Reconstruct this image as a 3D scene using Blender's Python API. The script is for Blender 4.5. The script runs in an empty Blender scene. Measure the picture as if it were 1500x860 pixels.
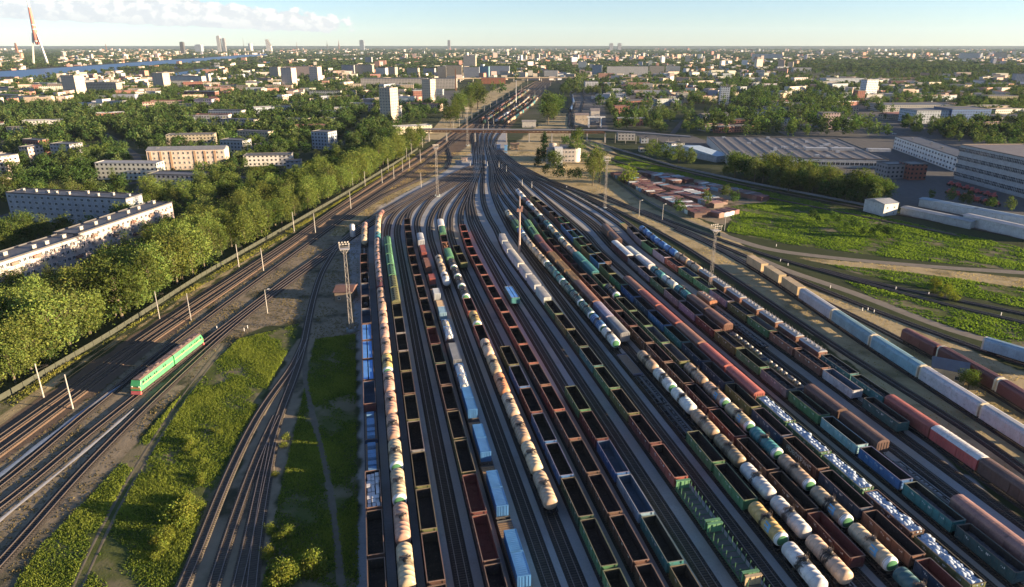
import bpy, math, random
import numpy as np
random.seed(7); RNG = np.random.default_rng(7)
SC = bpy.context.scene
COL = SC.collection
R = math.radians

# ------------------------------------------------------------------ survey: photo pixel -> ground point (metres, camera 91 m up, looking +Y)
CH = 91.0
PITCH = math.atan(0.365)
SP, CP = math.sin(PITCH), math.cos(PITCH)
def G(px, py, z=0.0):
    u = (px-750)/1000.0; v = (py-430)/1000.0
    k = (CH-z)/(SP+v*CP)
    return (u*k, (CP-v*SP)*k)
def KD(py): return CH/(SP+(py-430)/1000.0*CP)          # depth of a ground point
AX = R(-10.3); DV = (math.sin(AX), math.cos(AX)); NV = (DV[1], -DV[0])
def W(s, t): return (DV[0]*s+NV[0]*t, DV[1]*s+NV[1]*t)  # yard axes -> world

# ------------------------------------------------------------------ mesh builder
class MB:
    def __init__(s): s.v=[]; s.f=[]; s.m=[]; s.sm=[]
    def add(s, vs, fs, mi=0, smooth=False):
        o=len(s.v); s.v.extend(vs)
        for f in fs: s.f.append([i+o for i in f]); s.m.append(mi); s.sm.append(smooth)
        return s
    def box(s, x0,x1,y0,y1,z0,z1, mi=0):
        vs=[(x0,y0,z0),(x1,y0,z0),(x1,y1,z0),(x0,y1,z0),(x0,y0,z1),(x1,y0,z1),(x1,y1,z1),(x0,y1,z1)]
        return s.add(vs,[(0,3,2,1),(4,5,6,7),(0,1,5,4),(1,2,6,5),(2,3,7,6),(3,0,4,7)],mi)
    def prism(s, prof, y0, y1, mi=0, smooth=False, caps=True):   # closed profile (x,z), counter-clockwise seen from -Y, swept along Y
        n=len(prof); vs=[(x,y0,z) for x,z in prof]+[(x,y1,z) for x,z in prof]
        fs=[(i,(i+1)%n,n+(i+1)%n,n+i) for i in range(n)]
        s.add(vs,fs,mi,smooth)
        if caps: s.add(list(vs),[tuple(range(n-1,-1,-1))[::-1],tuple(range(2*n-1,n-1,-1))],mi)
        return s
    def prismx(s, prof, x0, x1, mi=0):                           # profile (y,z) swept along X
        n=len(prof); vs=[(x0,y,z) for y,z in prof]+[(x1,y,z) for y,z in prof]
        fs=[(i,n+i,n+(i+1)%n,(i+1)%n) for i in range(n)]+[tuple(range(n)),tuple(range(2*n-1,n-1,-1))]
        return s.add(vs,fs,mi)
    def lathe_y(s, cx, cz, prof, n=20, mi=0, smooth=True):       # prof: (y, radius)
        vs=[]; fs=[]
        for y,r in prof:
            for i in range(n):
                a=2*math.pi*i/n; vs.append((cx+r*math.cos(a),y,cz+r*math.sin(a)))
        for j in range(len(prof)-1):
            for i in range(n):
                a=j*n+i; b=j*n+(i+1)%n; fs.append((a,b,b+n,a+n))
        return s.add(vs,fs,mi,smooth)
    def lathe_z(s, cx, cy, prof, n=12, mi=0, smooth=True):       # prof: (z, radius)
        vs=[]; fs=[]
        for z,r in prof:
            for i in range(n):
                a=2*math.pi*i/n; vs.append((cx+r*math.cos(a),cy+r*math.sin(a),z))
        for j in range(len(prof)-1):
            for i in range(n):
                a=j*n+i; b=j*n+(i+1)%n; fs.append((a,b,b+n,a+n))
        return s.add(vs,fs,mi,smooth)
    def cyl_x(s, y,z,r,x0,x1,n=12,mi=0):
        vs=[]
        for x in (x0,x1):
            for i in range(n):
                a=2*math.pi*i/n; vs.append((x,y+r*math.cos(a),z+r*math.sin(a)))
        fs=[(i,(i+1)%n,n+(i+1)%n,n+i) for i in range(n)]+[tuple(range(n-1,-1,-1)),tuple(range(n,2*n))]
        return s.add(vs,fs,mi)
    def bar(s, p, q, w, mi=0, w2=None):                          # square bar from p to q
        w2=w if w2 is None else w2
        p=np.array(p,float); q=np.array(q,float); d=q-p; d/=np.linalg.norm(d)+1e-9
        a=np.cross(d,(0,0,1.0)); 
        if np.linalg.norm(a)<1e-3: a=np.array((1.0,0,0))
        a/=np.linalg.norm(a); b=np.cross(d,a)
        vs=[tuple(c+(sx*a+sy*b)*ww*.5) for c,ww in ((p,w),(q,w2)) for sx,sy in ((-1,-1),(1,-1),(1,1),(-1,1))]
        return s.add(vs,[(0,1,2,3),(7,6,5,4),(0,4,5,1),(1,5,6,2),(2,6,7,3),(3,7,4,0)],mi)
    def tube(s, pts, r, n=6, mi=0):
        ring=[]; P=[np.array(p,float) for p in pts]
        vs=[];fs=[]
        for k,p in enumerate(P):
            d=P[min(k+1,len(P)-1)]-P[max(k-1,0)]; d/=np.linalg.norm(d)+1e-9
            a=np.cross(d,(0,0,1.0))
            if np.linalg.norm(a)<1e-3: a=np.array((1.0,0,0))
            a/=np.linalg.norm(a); b=np.cross(d,a); rr=r[k] if hasattr(r,'__len__') else r
            for i in range(n):
                t=2*math.pi*i/n; vs.append(tuple(p+(a*math.cos(t)+b*math.sin(t))*rr))
        for k in range(len(P)-1):
            for i in range(n):
                x=k*n+i; y=k*n+(i+1)%n; fs.append((x,y,y+n,x+n))
        return s.add(vs,fs,mi,True)
    def mesh(s, name, mats):
        me=bpy.data.meshes.new(name); me.from_pydata(s.v,[],s.f); 
        for m in mats: me.materials.append(m)
        me.polygons.foreach_set('material_index', s.m); me.polygons.foreach_set('use_smooth', s.sm)
        me.update(); return me

def np_quads(name, V, mat, tint=None, nv=4):
    """V: (N,nv,3) loose polygons -> mesh with optional per-polygon tint (point colour attribute)"""
    N=len(V); me=bpy.data.meshes.new(name)
    me.vertices.add(N*nv); me.vertices.foreach_set('co', V.astype(np.float32).ravel())
    me.loops.add(N*nv); me.loops.foreach_set('vertex_index', np.arange(N*nv,dtype=np.int32))
    me.polygons.add(N); me.polygons.foreach_set('loop_start', np.arange(0,N*nv,nv,dtype=np.int32))
    try: me.polygons.foreach_set('loop_total', np.full(N,nv,dtype=np.int32))
    except Exception: pass
    if tint is not None:
        a=me.color_attributes.new('tint','FLOAT_COLOR','POINT')
        c=np.ones((N*nv,4),np.float32); c[:,:3]=np.repeat(tint,nv,axis=0); a.data.foreach_set('color',c.ravel())
    me.materials.append(mat); me.update(calc_edges=True); me.validate(); return me

# ------------------------------------------------------------------ objects
def tag(o, label=None, cat=None, group=None, kind=None):
    if label: o['label']=label
    if cat: o['category']=cat
    if group: o['group']=group
    if kind: o['kind']=kind
    return o
def ob(name, me, parent=None, link=True, color=None):
    o=bpy.data.objects.new(name, me)
    if link: COL.objects.link(o)
    if parent is not None: o.parent=parent
    if color: o.color=color
    return o
def empty(name, loc=(0,0,0), rz=0, link=True):
    o=bpy.data.objects.new(name, None); o.location=loc; o.rotation_euler=(0,0,rz); o.empty_display_size=.5
    if link: COL.objects.link(o)
    return o
class Proto:
    """a thing kept off the scene: root + tree of parts; put() links copies"""
    def __init__(s, name): s.name=name; s.parts=[]          # (name, mesh, parent index or None, matrix loc, default colour)
    def part(s, name, me, parent=None, loc=(0,0,0), color=None): s.parts.append((name,me,parent,loc,color)); return len(s.parts)-1
    def put(s, loc, rz, label, cat, group=None, colors=None, scale=None, only_root=False):
        r=empty(s.name, loc, rz)
        if scale: r.scale=scale
        tag(r,label,cat,group); made=[]
        colors=colors or {}
        for name,me,pa,l,c in s.parts:
            o=bpy.data.objects.new(name, me); COL.objects.link(o); o.location=l
            o.parent = r if pa is None else made[pa]
            cc=colors.get(name,c)
            if cc: o.color=cc if len(cc)==4 else (*cc,1)
            made.append(o)
        return r

# ------------------------------------------------------------------ materials
def newmat(name):
    m=bpy.data.materials.new(name); m.use_nodes=True; nt=m.node_tree; nt.nodes.clear()
    out=nt.nodes.new('ShaderNodeOutputMaterial'); return m,nt,out
class NT:
    def __init__(s,nt): s.nt=nt
    def n(s,t,**k):
        x=s.nt.nodes.new('ShaderNode'+t)
        for a,b in k.items():
            if a.startswith('i_'):
                key=a[2:]; key=int(key) if key.isdigit() else key.replace('_',' ')
                x.inputs[key].default_value=b
            else: setattr(x,a,b)
        return x
    def l(s,a,b): s.nt.links.new(a,b)
    def val(s,x,sock):
        if hasattr(x,'is_output'): s.l(x,sock)
        else: sock.default_value=x
    def math(s,op,a,b=0.0,clamp=False):
        x=s.n('Math',operation=op,use_clamp=clamp); s.val(a,x.inputs[0]); s.val(b,x.inputs[1]); return x.outputs[0]
    def mix(s,f,a,b,blend='MIX'):
        x=s.n('Mix',data_type='RGBA',blend_type=blend); s.val(f,x.inputs[0])
        for c,i in ((a,6),(b,7)):
            if hasattr(c,'is_output'): s.l(c,x.inputs[i])
            else: x.inputs[i].default_value=(*c,1) if len(c)==3 else c
        return x.outputs[2]
    def noise(s,vec,scale,detail=3,rough=.55,dim='3D'):
        x=s.n('TexNoise'); x.inputs['Scale'].default_value=scale; x.inputs['Detail'].default_value=detail; x.inputs['Roughness'].default_value=rough
        if vec is not None: s.l(vec,x.inputs['Vector'])
        return x.outputs['Fac']
    def step(s,f,a,b):
        x=s.n('MapRange',interpolation_type='SMOOTHSTEP'); s.val(f,x.inputs[0]); s.val(a,x.inputs[1]); s.val(b,x.inputs[2]); return x.outputs[0]
    def bsdf(s,col,rough=.7,spec=.3,metal=0,bump=None,bstr=.3,bdist=.1):
        b=s.n('BsdfPrincipled'); 
        if hasattr(col,'is_output'): s.l(col,b.inputs['Base Color'])
        else: b.inputs['Base Color'].default_value=(*col,1)
        s.val(rough,b.inputs['Roughness']); b.inputs['Specular IOR Level'].default_value=spec; b.inputs['Metallic'].default_value=metal
        if bump is not None:
            k=s.n('Bump'); k.inputs['Strength'].default_value=bstr; k.inputs['Distance'].default_value=bdist; s.l(bump,k.inputs['Height']); s.l(k.outputs[0],b.inputs['Normal'])
        return b
def paint(name, rough=.55, dirt=(.05,.035,.028), amount=.68, streak=True, stain=False, spec=.35):
    """paint whose colour is the object's own colour, with rust, dirt and streaks; alpha of the colour drives an oil spill (stain)"""
    m,nt,out=newmat(name); N=NT(nt)
    oi=N.n('ObjectInfo'); tc=N.n('TexCoord'); 
    off=N.n('VectorMath',operation='ADD'); N.l(tc.outputs['Object'],off.inputs[0])
    sc=N.n('VectorMath',operation='SCALE'); sc.inputs['Scale'].default_value=37.0
    cmb=N.n('CombineXYZ'); 
    for i in range(3): N.l(oi.outputs['Random'],cmb.inputs[i])
    N.l(cmb.outputs[0],sc.inputs[0]); N.l(sc.outputs[0],off.inputs[1])
    v=off.outputs[0]
    a=N.noise(v,.9,4); b=N.noise(v,5.0,3)
    f=N.math('ADD',a,N.math('MULTIPLY',b,.5))
    f=N.step(f,.78,1.12)
    if streak:
        mp=N.n('Mapping'); mp.inputs['Scale'].default_value=(3.5,3.5,.35); N.l(v,mp.inputs[0])
        st=N.step(N.noise(mp.outputs[0],1.6,3),.52,.8)
        f=N.math('MAXIMUM',f,N.math('MULTIPLY',st,.8))
    f=N.math('MULTIPLY',f,amount)
    hsv=N.n('HueSaturation'); N.l(oi.outputs['Color'],hsv.inputs['Color'])
    N.l(N.math('ADD',.66,N.math('MULTIPLY',N.noise(v,.35,2),.62)),hsv.inputs['Value'])
    hsv.inputs['Saturation'].default_value=.86
    col=N.mix(f,hsv.outputs[0],dirt)
    sz=N.n('SeparateXYZ'); N.l(tc.outputs['Object'],sz.inputs[0])
    dust=N.math('MULTIPLY',N.step(N.math('ADD',sz.outputs[2],N.math('MULTIPLY',b,1.2)),2.3,.9),.35*amount); col=N.mix(dust,col,(.12,.1,.082))
    fade=N.math('MULTIPLY',N.step(N.noise(v,2.6,5,.65),.56,.66),.42*amount); col=N.mix(fade,col,(.22,.17,.14))
    if stain:
        sx=N.n('SeparateXYZ'); N.l(tc.outputs['Object'],sx.inputs[0])
        wob=N.math('MULTIPLY',N.math('SUBTRACT',N.noise(v,1.6,4),.5),2.6); sh=N.math('MULTIPLY',N.math('SUBTRACT',oi.outputs['Random'],.5),1.1)
        d=N.math('ABSOLUTE',N.math('ADD',sx.outputs[1],N.math('ADD',wob,sh)))
        band=N.math('SUBTRACT',1.0,N.step(d,N.math('MULTIPLY',oi.outputs['Random'],.8),N.math('ADD',.6,N.math('MULTIPLY',oi.outputs['Random'],1.0))))
        dr=N.n('Mapping'); dr.inputs['Scale'].default_value=(1.0,3.0,.25); N.l(v,dr.inputs[0])
        band=N.math('MULTIPLY',band,N.step(N.noise(dr.outputs[0],1.3,3),.25,.5))
        inv=N.math('SUBTRACT',1.0,oi.outputs['Alpha'])
        col=N.mix(N.math('MULTIPLY',band,inv,True),col,(.018,.015,.013))
    bs=N.bsdf(col,rough,spec,bump=b,bstr=.12,bdist=.02); N.l(bs.outputs[0],out.inputs[0]); return m
def simple(name,col,rough=.8,spec=.2,metal=0,var=.35,scale=2.0,coord='Object'):
    m,nt,out=newmat(name); N=NT(nt); tc=N.n('TexCoord')
    nz=N.noise(tc.outputs[coord],scale,4)
    c2=tuple(c*(1-var) for c in col); c3=tuple(min(1,c*(1+var)) for c in col)
    bs=N.bsdf(N.mix(nz,c2,c3),rough,spec,metal,bump=nz,bstr=.15); N.l(bs.outputs[0],out.inputs[0]); return m
def leafmat(name, trans=.35):
    m,nt,out=newmat(name); N=NT(nt)
    at=N.n('Attribute',attribute_name='tint'); oi=N.n('ObjectInfo')
    hsv=N.n('HueSaturation'); N.l(at.outputs['Color'],hsv.inputs['Color'])
    N.l(N.math('ADD',.485,N.math('MULTIPLY',oi.outputs['Random'],.03)),hsv.inputs['Hue'])
    N.l(N.math('ADD',.75,N.math('MULTIPLY',oi.outputs['Random'],.5)),hsv.inputs['Value'])
    d=N.n('BsdfDiffuse'); t=N.n('BsdfTranslucent'); N.l(hsv.outputs[0],d.inputs[0]); 
    tcol=N.mix(1.0,hsv.outputs[0],(1.0,1.05,.55),'MULTIPLY'); N.l(tcol,t.inputs[0])
    mx=N.n('MixShader'); mx.inputs[0].default_value=trans; N.l(d.outputs[0],mx.inputs[1]); N.l(t.outputs[0],mx.inputs[2]); N.l(mx.outputs[0],out.inputs[0]); return m
def facade(name):
    """wall colour = object colour; rows of window openings as a surface pattern, for buildings far off"""
    m,nt,out=newmat(name); N=NT(nt); tc=N.n('TexCoord'); oi=N.n('ObjectInfo'); geo=N.n('NewGeometry')
    at=N.n('Attribute',attribute_name='tint')
    s=N.n('SeparateXYZ'); N.l(tc.outputs['Object'],s.inputs[0])
    vt=N.n('VectorTransform',vector_type='NORMAL',convert_from='WORLD',convert_to='OBJECT'); N.l(geo.outputs['True Normal'],vt.inputs[0])
    nn=N.n('SeparateXYZ'); N.l(vt.outputs[0],nn.inputs[0])
    sel=N.math('GREATER_THAN',N.math('ABSOLUTE',nn.outputs[0]),.6)
    h=N.math('ADD',N.math('MULTIPLY',s.outputs[1],sel),N.math('MULTIPLY',s.outputs[0],N.math('SUBTRACT',1.0,sel)))
    fx=N.math('FRACT',N.math('DIVIDE',N.math('ADD',h,1000.0),3.3)); fz=N.math('FRACT',N.math('DIVIDE',s.outputs[2],3.0))
    wx=N.math('MULTIPLY',N.math('GREATER_THAN',fx,.27),N.math('LESS_THAN',fx,.73)); wz=N.math('MULTIPLY',N.math('GREATER_THAN',fz,.34),N.math('LESS_THAN',fz,.8))
    wall=N.math('LESS_THAN',N.math('ABSOLUTE',nn.outputs[2]),.3)
    w=N.math('MULTIPLY',N.math('MULTIPLY',wx,wz),wall)
    nz=N.noise(tc.outputs['Object'],.3,4)
    base=N.mix(N.math('MULTIPLY',nz,.45),oi.outputs['Color'],(.12,.11,.1))
    roof=N.mix(nz,(.05,.05,.055),(.16,.155,.15))
    c=N.mix(wall,roof,base); c=N.mix(w,c,(.03,.035,.045))
    bs=N.bsdf(c,N.math('SUBTRACT',.85,N.math('MULTIPLY',w,.65)),.35); N.l(bs.outputs[0],out.inputs[0]); return m

M={}
M['paint']=paint('weathered_paint'); M['tank']=paint('tank_paint',rough=.45,amount=.4,stain=True,spec=.4)
M['clean']=paint('smooth_paint',amount=.22,streak=True,rough=.4,dirt=(.2,.18,.16))
M['cont']=paint('container_paint',amount=.12,rough=.5,dirt=(.1,.09,.08),spec=.2); M['steel']=simple('dark_steel',(.035,.03,.028),.7,.3); M['inner']=paint('wagon_inside',amount=.6,dirt=(.015,.013,.012),rough=.9,spec=.1)
M['rust']=simple('rusty_steel',(.17,.085,.05),.8,.2,var=.5); M['glass']=simple('dark_glass',(.03,.04,.05),.12,.6,var=.3,scale=.3)
M['galv']=simple('galvanised_steel',(.5,.5,.5),.45,.5,.3,var=.2); M['wood']=simple('timber',(.28,.19,.11),.85,.1,var=.5,scale=3)
M['leaf']=leafmat('leaves'); M['bark']=simple('bark',(.12,.1,.075),.95,.1,var=.5,scale=6)
M['coal']=simple('coal',(.02,.02,.022),.6,.4,var=.6,scale=9); M['facade']=facade('facade'); 
M['concrete']=simple('concrete',(.36,.34,.31),.9,.15,var=.25,scale=.8); M['roof']=simple('roof_felt',(.085,.085,.09),.9,.15,var=.4,scale=.6)
M['bag']=simple('woven_bag',(.36,.43,.53),.8,.1,var=.2,scale=2); M['white']=simple('white_plastic',(.6,.6,.6),.6,.3,var=.12,scale=4); M['grass']=leafmat('grass_blades',.45)
COLR={'rust':(.2,.085,.055),'red':(.3,.06,.04),'brightred':(.45,.05,.035),'maroon':(.13,.035,.035),'brown':(.115,.06,.045),'green':(.06,.2,.085),'lgreen':(.09,.27,.12),'dgreen':(.03,.085,.055),'olive':(.13,.14,.05),
'blue':(.008,.12,.36),'lblue':(.19,.35,.45),'navy':(.022,.055,.12),'teal':(.025,.19,.2),'dteal':(.03,.1,.11),'grey':(.2,.21,.23),'lgrey':(.42,.44,.47),'white':(.6,.6,.58),'cream':(.45,.34,.21),'beige':(.36,.25,.15),
'yellow':(.45,.32,.07),'orange':(.5,.17,.05),'pink':(.44,.25,.17),'black':(.025,.025,.027),'tan':(.5,.36,.18),'pinkbrown':(.27,.13,.11),'lilac':(.24,.22,.3),'darkgrey':(.075,.078,.085)}
CW={'lgreen':'bright green','dgreen':'dark green','lblue':'pale blue','dteal':'dark teal','lgrey':'light grey','brightred':'bright red','pinkbrown':'pinkish brown','darkgrey':'dark grey','pink':'pinkish beige'}
def cword(c): return CW.get(c,c)
ORD='first second third fourth fifth sixth seventh eighth ninth tenth eleventh twelfth thirteenth fourteenth fifteenth sixteenth seventeenth eighteenth nineteenth twentieth twenty-first twenty-second twenty-third twenty-fourth twenty-fifth twenty-sixth twenty-seventh twenty-eighth twenty-ninth thirtieth thirty-first thirty-second thirty-third thirty-fourth thirty-fifth thirty-sixth thirty-seventh thirty-eighth thirty-ninth fortieth forty-first forty-second forty-third forty-fourth forty-fifth'.split()
# ------------------------------------------------------------------ rolling stock (local axes: Y along the track, near end at -Y, Z=0 at rail top)
def bogie_mesh():
    b=MB()
    for y in (-.925,.925):
        for x in (-.8,.8): b.cyl_x(y,.475,.475,x-.07,x+.07,14)
        b.cyl_x(y,.475,.09,-1.1,1.1,6)
    for x in (-1.05,1.05):
        b.prismx([(-1.25,.38),(-.9,.62),(-.5,.3),(.5,.3),(.9,.62),(1.25,.38),(1.25,.62),(.6,.9),(-.6,.9),(-1.25,.62)],x-.09,x+.09)
    b.box(-1.2,1.2,-.25,.25,.5,.85)
    return b.mesh('bogie',[M['steel']])
BOG=bogie_mesh()
def frame_mesh(L, w=1.45, z0=.85, z1=1.15, couplers=True):
    b=MB(); h=L/2-.6
    b.box(-.28,.28,-h,h,z0,z1-.01)
    for x in (-w,w): b.box(x-.08,x+.08,-h,h,z0+.08,z1)
    n=int(L/2.2)
    for i in range(n+1):
        y=-h+.08+(2*h-.16)*i/n; b.box(-w+.09,w-.09,y-.07,y+.07,z0+.1,z1-.03)
    for sgn in (-1,1):
        b.box(-.16,.16,sgn*h if sgn>0 else -h-.6,h+.6 if sgn>0 else -h,.92,1.14)
        b.bar((-1.3,sgn*(h-.1),.75),(-1.3,sgn*(h-.1),.3),.06); b.bar((1.3,sgn*(h-.1),.75),(1.3,sgn*(h-.1),.3),.06)
    b.box(-.95,-.45,-1.2,.1,.45,.8); b.lathe_y(.7,.6,[(-.6,.0),(-.6,.22),(.6,.22),(.6,0)],8)
    return b.mesh('underframe',[M['steel']])
def add_running_gear(p, L, bc):
    p.part('underframe',frame_mesh(L))
    for sgn in (-1,1): p.part('bogie',BOG,None,(0,sgn*bc/2,0))
def gondola():
    p=Proto('gondola_wagon'); L=12.75; h=L/2; w=1.5
    b=MB()
    for s in (-1,1):
        b.box(*sorted((s*w,s*(w-.06))),-h,h,1.12,3.42)
        b.box(*sorted((s*w,s*(w+.1))),-h+.002,h-.002,1.0,1.2)
        for i in range(9):
            y=-h+.08+(L-.16)*i/8; b.box(*sorted((s*(w-.01),s*(w+.11))),y-.09,y+.09,1.2,3.415)
        for i in range(8):                                   # panel stiffening
            y=-h+.08+(L-.16)*(i+.5)/8; b.box(*sorted((s*(w-.01),s*(w+.04))),y-.5,y+.5,2.2,2.3)
        y=s*h
        b.box(-w+.06,w-.06,*sorted((y,y-s*.06)),1.12,3.42)
        for z in (1.3,2.0,2.7): b.box(-w+.002,w-.002,*sorted((y+s*.001,y+s*.1)),z,z+.16)
        for x in (-1.2,1.2): b.box(x-.08,x+.08,*sorted((y+s*.001,y+s*.12)),1.0,3.4)
    rr=random.Random(4)
    for s in (-1,1):
        for i in (1,3,4,6):
            y=-h+.08+(L-.16)*(i+.5)/8
            for q in range(3): b.box(*sorted((s*(w-.005),s*(w+.012))),y-.45+q*.34,y-.45+q*.34+rr.uniform(.14,.28),2.45+rr.choice((0,.25)),2.6+rr.choice((0,.25)),1)
    p.part('body',b.mesh('body',[M['paint'],M['white']]),color=COLR['brown'])
    b=MB(); i=.066; z=1.22
    b.box(-w+i,w-i,-h+i,h-i,1.15,z)
    for s in (-1,1):
        b.add([(s*(w-i-.004),-h+i,z),(s*(w-i-.004),h-i,z),(s*(w-i-.004),h-i,3.41),(s*(w-i-.004),-h+i,3.41)],[(0,1,2,3)])
        b.add([(-w+i,s*(h-i-.004),z),(w-i,s*(h-i-.004),z),(w-i,s*(h-i-.004),3.41),(-w+i,s*(h-i-.004),3.41)],[(0,1,2,3)])
    for k in range(7):
        y=-h+.9+k*(L-1.8)/6; b.box(-w+i+.01,w-i-.01,y-.05,y+.05,z,z+.06)
    p.part('interior',b.mesh('interior',[M['inner']]),color=(.05,.04,.036))
    b=MB()
    for s in (-1,1):
        b.box(*sorted((s*(w-.05),s*(w+.12))),-h-.05,h+.05,3.42,3.52); b.box(-w+.08,w-.08,*sorted((s*(h+.1),s*(h-.08))),3.421,3.528)
    p.part('top_rim',b.mesh('top_rim',[M['paint']]),color=(.3,.19,.12))
    add_running_gear(p,13.92,8.65); return p
def gondola_far():
    p=Proto('gondola_wagon'); L=12.75; h=L/2; w=1.56
    b=MB()
    for s in (-1,1):
        b.box(*sorted((s*w,s*(w-.1))),-h,h,.9,3.5); b.box(-w+.1,w-.1,*sorted((s*h,s*(h-.1))),.9,3.498)
    b.box(-1.2,1.2,-h+.5,h-.5,.2,.9)
    p.part('body',b.mesh('body',[M['paint']]),color=COLR['brown'])
    b=MB(); b.box(-w+.101,w-.101,-h+.101,h-.101,.95,1.3)
    for s in (-1,1):
        x=s*(w-.106); b.add([(x,-h+.11,1.3),(x,h-.11,1.3),(x,h-.11,3.44),(x,-h+.11,3.44)],[(0,1,2,3)])
        y=s*(h-.106); b.add([(-w+.11,y,1.3),(w-.11,y,1.3),(w-.11,y,3.44),(-w+.11,y,3.44)],[(0,1,2,3)])
    p.part('interior',b.mesh('interior',[M['inner']]),color=(.05,.04,.036))
    return p
def tank(cap=None, far=False, logo=False):
    p=Proto('tank_wagon'); r=1.52; cz=2.72; h=5.35
    prof=[(-h,0.02),(-h+.03,.55),(-h+.12,1.0),(-h+.28,1.32),(-h+.5,1.48),(-h+.7,r)]
    mid=[]
    if not far:
        for y in (-3.9,-2.6,-1.3,1.3,2.6,3.9): mid+=[(y-.06,r),(y-.05,r+.022),(y+.05,r+.022),(y+.06,r)]
    prof=prof+mid+[(-y,q) for y,q in reversed(prof)]
    b=MB().lathe_y(0,cz,prof,24 if not far else 14); p.part('barrel',b.mesh('barrel',[M['tank']]),color=(*COLR['beige'],.2))
    b=MB()
    b=MB().lathe_z(0,0,[(cz+r-.1,.5),(cz+r+.28,.5),(cz+r+.34,.4),(cz+r+.36,.02)],12)
    b.lathe_z(.45,.9,[(cz+r-.1,.16),(cz+r+.25,.16),(cz+r+.26,.02)],8)
    p.part('hatch',b.mesh('hatch',[M['tank']]),color=(.07,.055,.045,.0))
    b=MB()
    if not far:
        z=cz+r+.02
        b.box(-1.0,1.0,.45,.95,z+.05,z+.09)
        for x in (-1.0,1.0):
            for y in (.4,1.0): b.bar((x,y,z-.5),(x,y,z+.7),.035)
            b.bar((x,.4,z+.68),(x,1.0,z+.68),.035)
            for dy in (-.2,.2): b.bar((x*1.62,dy+.7,.95),(x*1.0,dy+.7,z+.1),.035)
            for k in range(8):
                t=k/8; b.bar((x*(1.62-.62*t),.5,.95+t*(z-.85)),(x*(1.62-.62*t),.9,.95+t*(z-.85)),.025)
        p.part('platform',b.mesh('platform',[M['paint']]),color=(.12,.085,.06))
    if cap:
        b=MB(); pr=[(-h-.012,.02),(-h+.018,.56),(-h+.108,1.01),(-h+.17,1.14)]; b.lathe_y(0,cz,pr,24)
        p.part('end_cap',b.mesh('end_cap',[M['clean']]),color=(.05,.22,.09))
        b=MB().lathe_y(0,cz,[(-h+.165,1.145),(-h+.268,1.33),(-h+.49,1.492),(-h+.9,r+.014),(-h+.92,r)],24); p.part('end_ring',b.mesh('end_ring',[M['clean']]),color=(.75,.75,.72))
    if logo:
        b=MB(); n=14; vs=[]; fs=[]
        for i in range(n+1):
            for j in range(7):
                u=i/n; a=R(122+58*u); y=-2.9+1.7*j/6+.55*(1-u); vs.append(((r+.03)*math.cos(a),y,cz+(r+.03)*math.sin(a)))
        for i in range(n):
            for j in range(6):
                if (i//3)%2==0 or j in (0,1) : q=i*7+j; fs.append((q,q+1,q+8,q+7))
        b.add(vs,fs,0,True); p.part('logo',b.mesh('logo',[M['clean']]),color=(.07,.3,.5))
    if far:
        b=MB(); b.box(-1.3,1.3,-5.7,5.7,.6,1.2); b.box(-1,1,-5,-2.6,.1,.6); b.box(-1,1,2.6,5,.1,.6); p.part('underframe',b.mesh('underframe',[M['steel']]))
    else:
        sd=MB().prism([(-1.4,1.12),(1.4,1.12),(1.3,1.9),(.8,1.35),(-.8,1.35),(-1.3,1.9)],-.35,.35).mesh('saddle',[M['steel']])
        for y in (-3.9,3.9): p.part('saddle',sd,None,(0,y,0))
        add_running_gear(p,12.02,7.8)
    return p
def roofprof(w, z0, z1, n=8): return [(w*math.cos(math.pi*i/n), z0+(z1-z0)*math.sin(math.pi*i/n)) for i in range(n+1)]
def boxcar(L, w=1.55, z1=3.75, zt=4.5, ribs=12, door=True, name='boxcar_wagon', smooth_side=False, hatches=0, roofribs=True, gap=.55):
    p=Proto(name); h=L/2-gap
    b=MB(); b.box(-w,w,-h,h,1.05,z1)
    if not smooth_side:
        for s in (-1,1):
            for i in range(ribs+1):
                y=-h+.06+(2*h-.12)*i/ribs; b.box(*sorted((s*(w-.01),s*(w+.07))),y-.06,y+.06,1.06,z1-.005)
            for x in (-1.1,-.36,.36,1.1): b.box(x-.06,x+.06,*sorted((s*(h-.01),s*(h+.07))),1.06,z1-.005)
    else:
        for s in (-1,1):
            for i in range(ribs+1):
                y=-h+.06+(2*h-.12)*i/ribs; b.box(*sorted((s*(w-.01),s*(w+.012))),y-.02,y+.02,1.06,z1-.005)
    p.part('body',b.mesh('body',[M['paint']]),color=COLR['brown'])
    b=MB(); pr=roofprof(w+.06,z1,zt); b.prism(pr,-h-.05,h+.05,smooth=False)
    if roofribs:
        for i in range(int(L/1.25)):
            y=-h+.4+i*1.25
            if y<h: b.prism(roofprof(w+.085,z1+.01,zt+.035),y-.05,y+.05)
    p.part('roof',b.mesh('roof',[M['paint']]),color=COLR['brown'])
    if door:
        for s in (-1,1):
            b=MB(); b.box(*sorted((s*(w+.072),s*(w+.13))),-1.1,1.1,1.2,z1-.15)
            b.box(*sorted((s*(w+.072),s*(w+.11))),-2.4,2.4,z1-.15,z1-.06)
            p.part('door',b.mesh('door',[M['paint']]),color=COLR['brown'])
    if hatches:
        b=MB()
        for i in range(hatches):
            y=-h+1.0+(2*h-2)*i/(hatches-1)
            for x in (-.62,.62):
                z=zt-.13; b.box(x-.3,x+.3,y-.28,y+.28,z-.2,z+.16)
        p.part('roof_hatch',b.mesh('roof_hatch',[M['inner']]),color=(.03,.035,.03))
        b=MB(); b.box(-.25,.25,-h,h,zt+.06,zt+.1)
        for i in range(8): b.box(-.2,.2,-h+.3+i*(2*h-.6)/7-.05,-h+.3+i*(2*h-.6)/7+.05,zt-.05,zt+.06)
        p.part('roof_walk',b.mesh('roof_walk',[M['paint']]),color=COLR['brown'])
    add_running_gear(p,L,L*.66); return p
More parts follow.
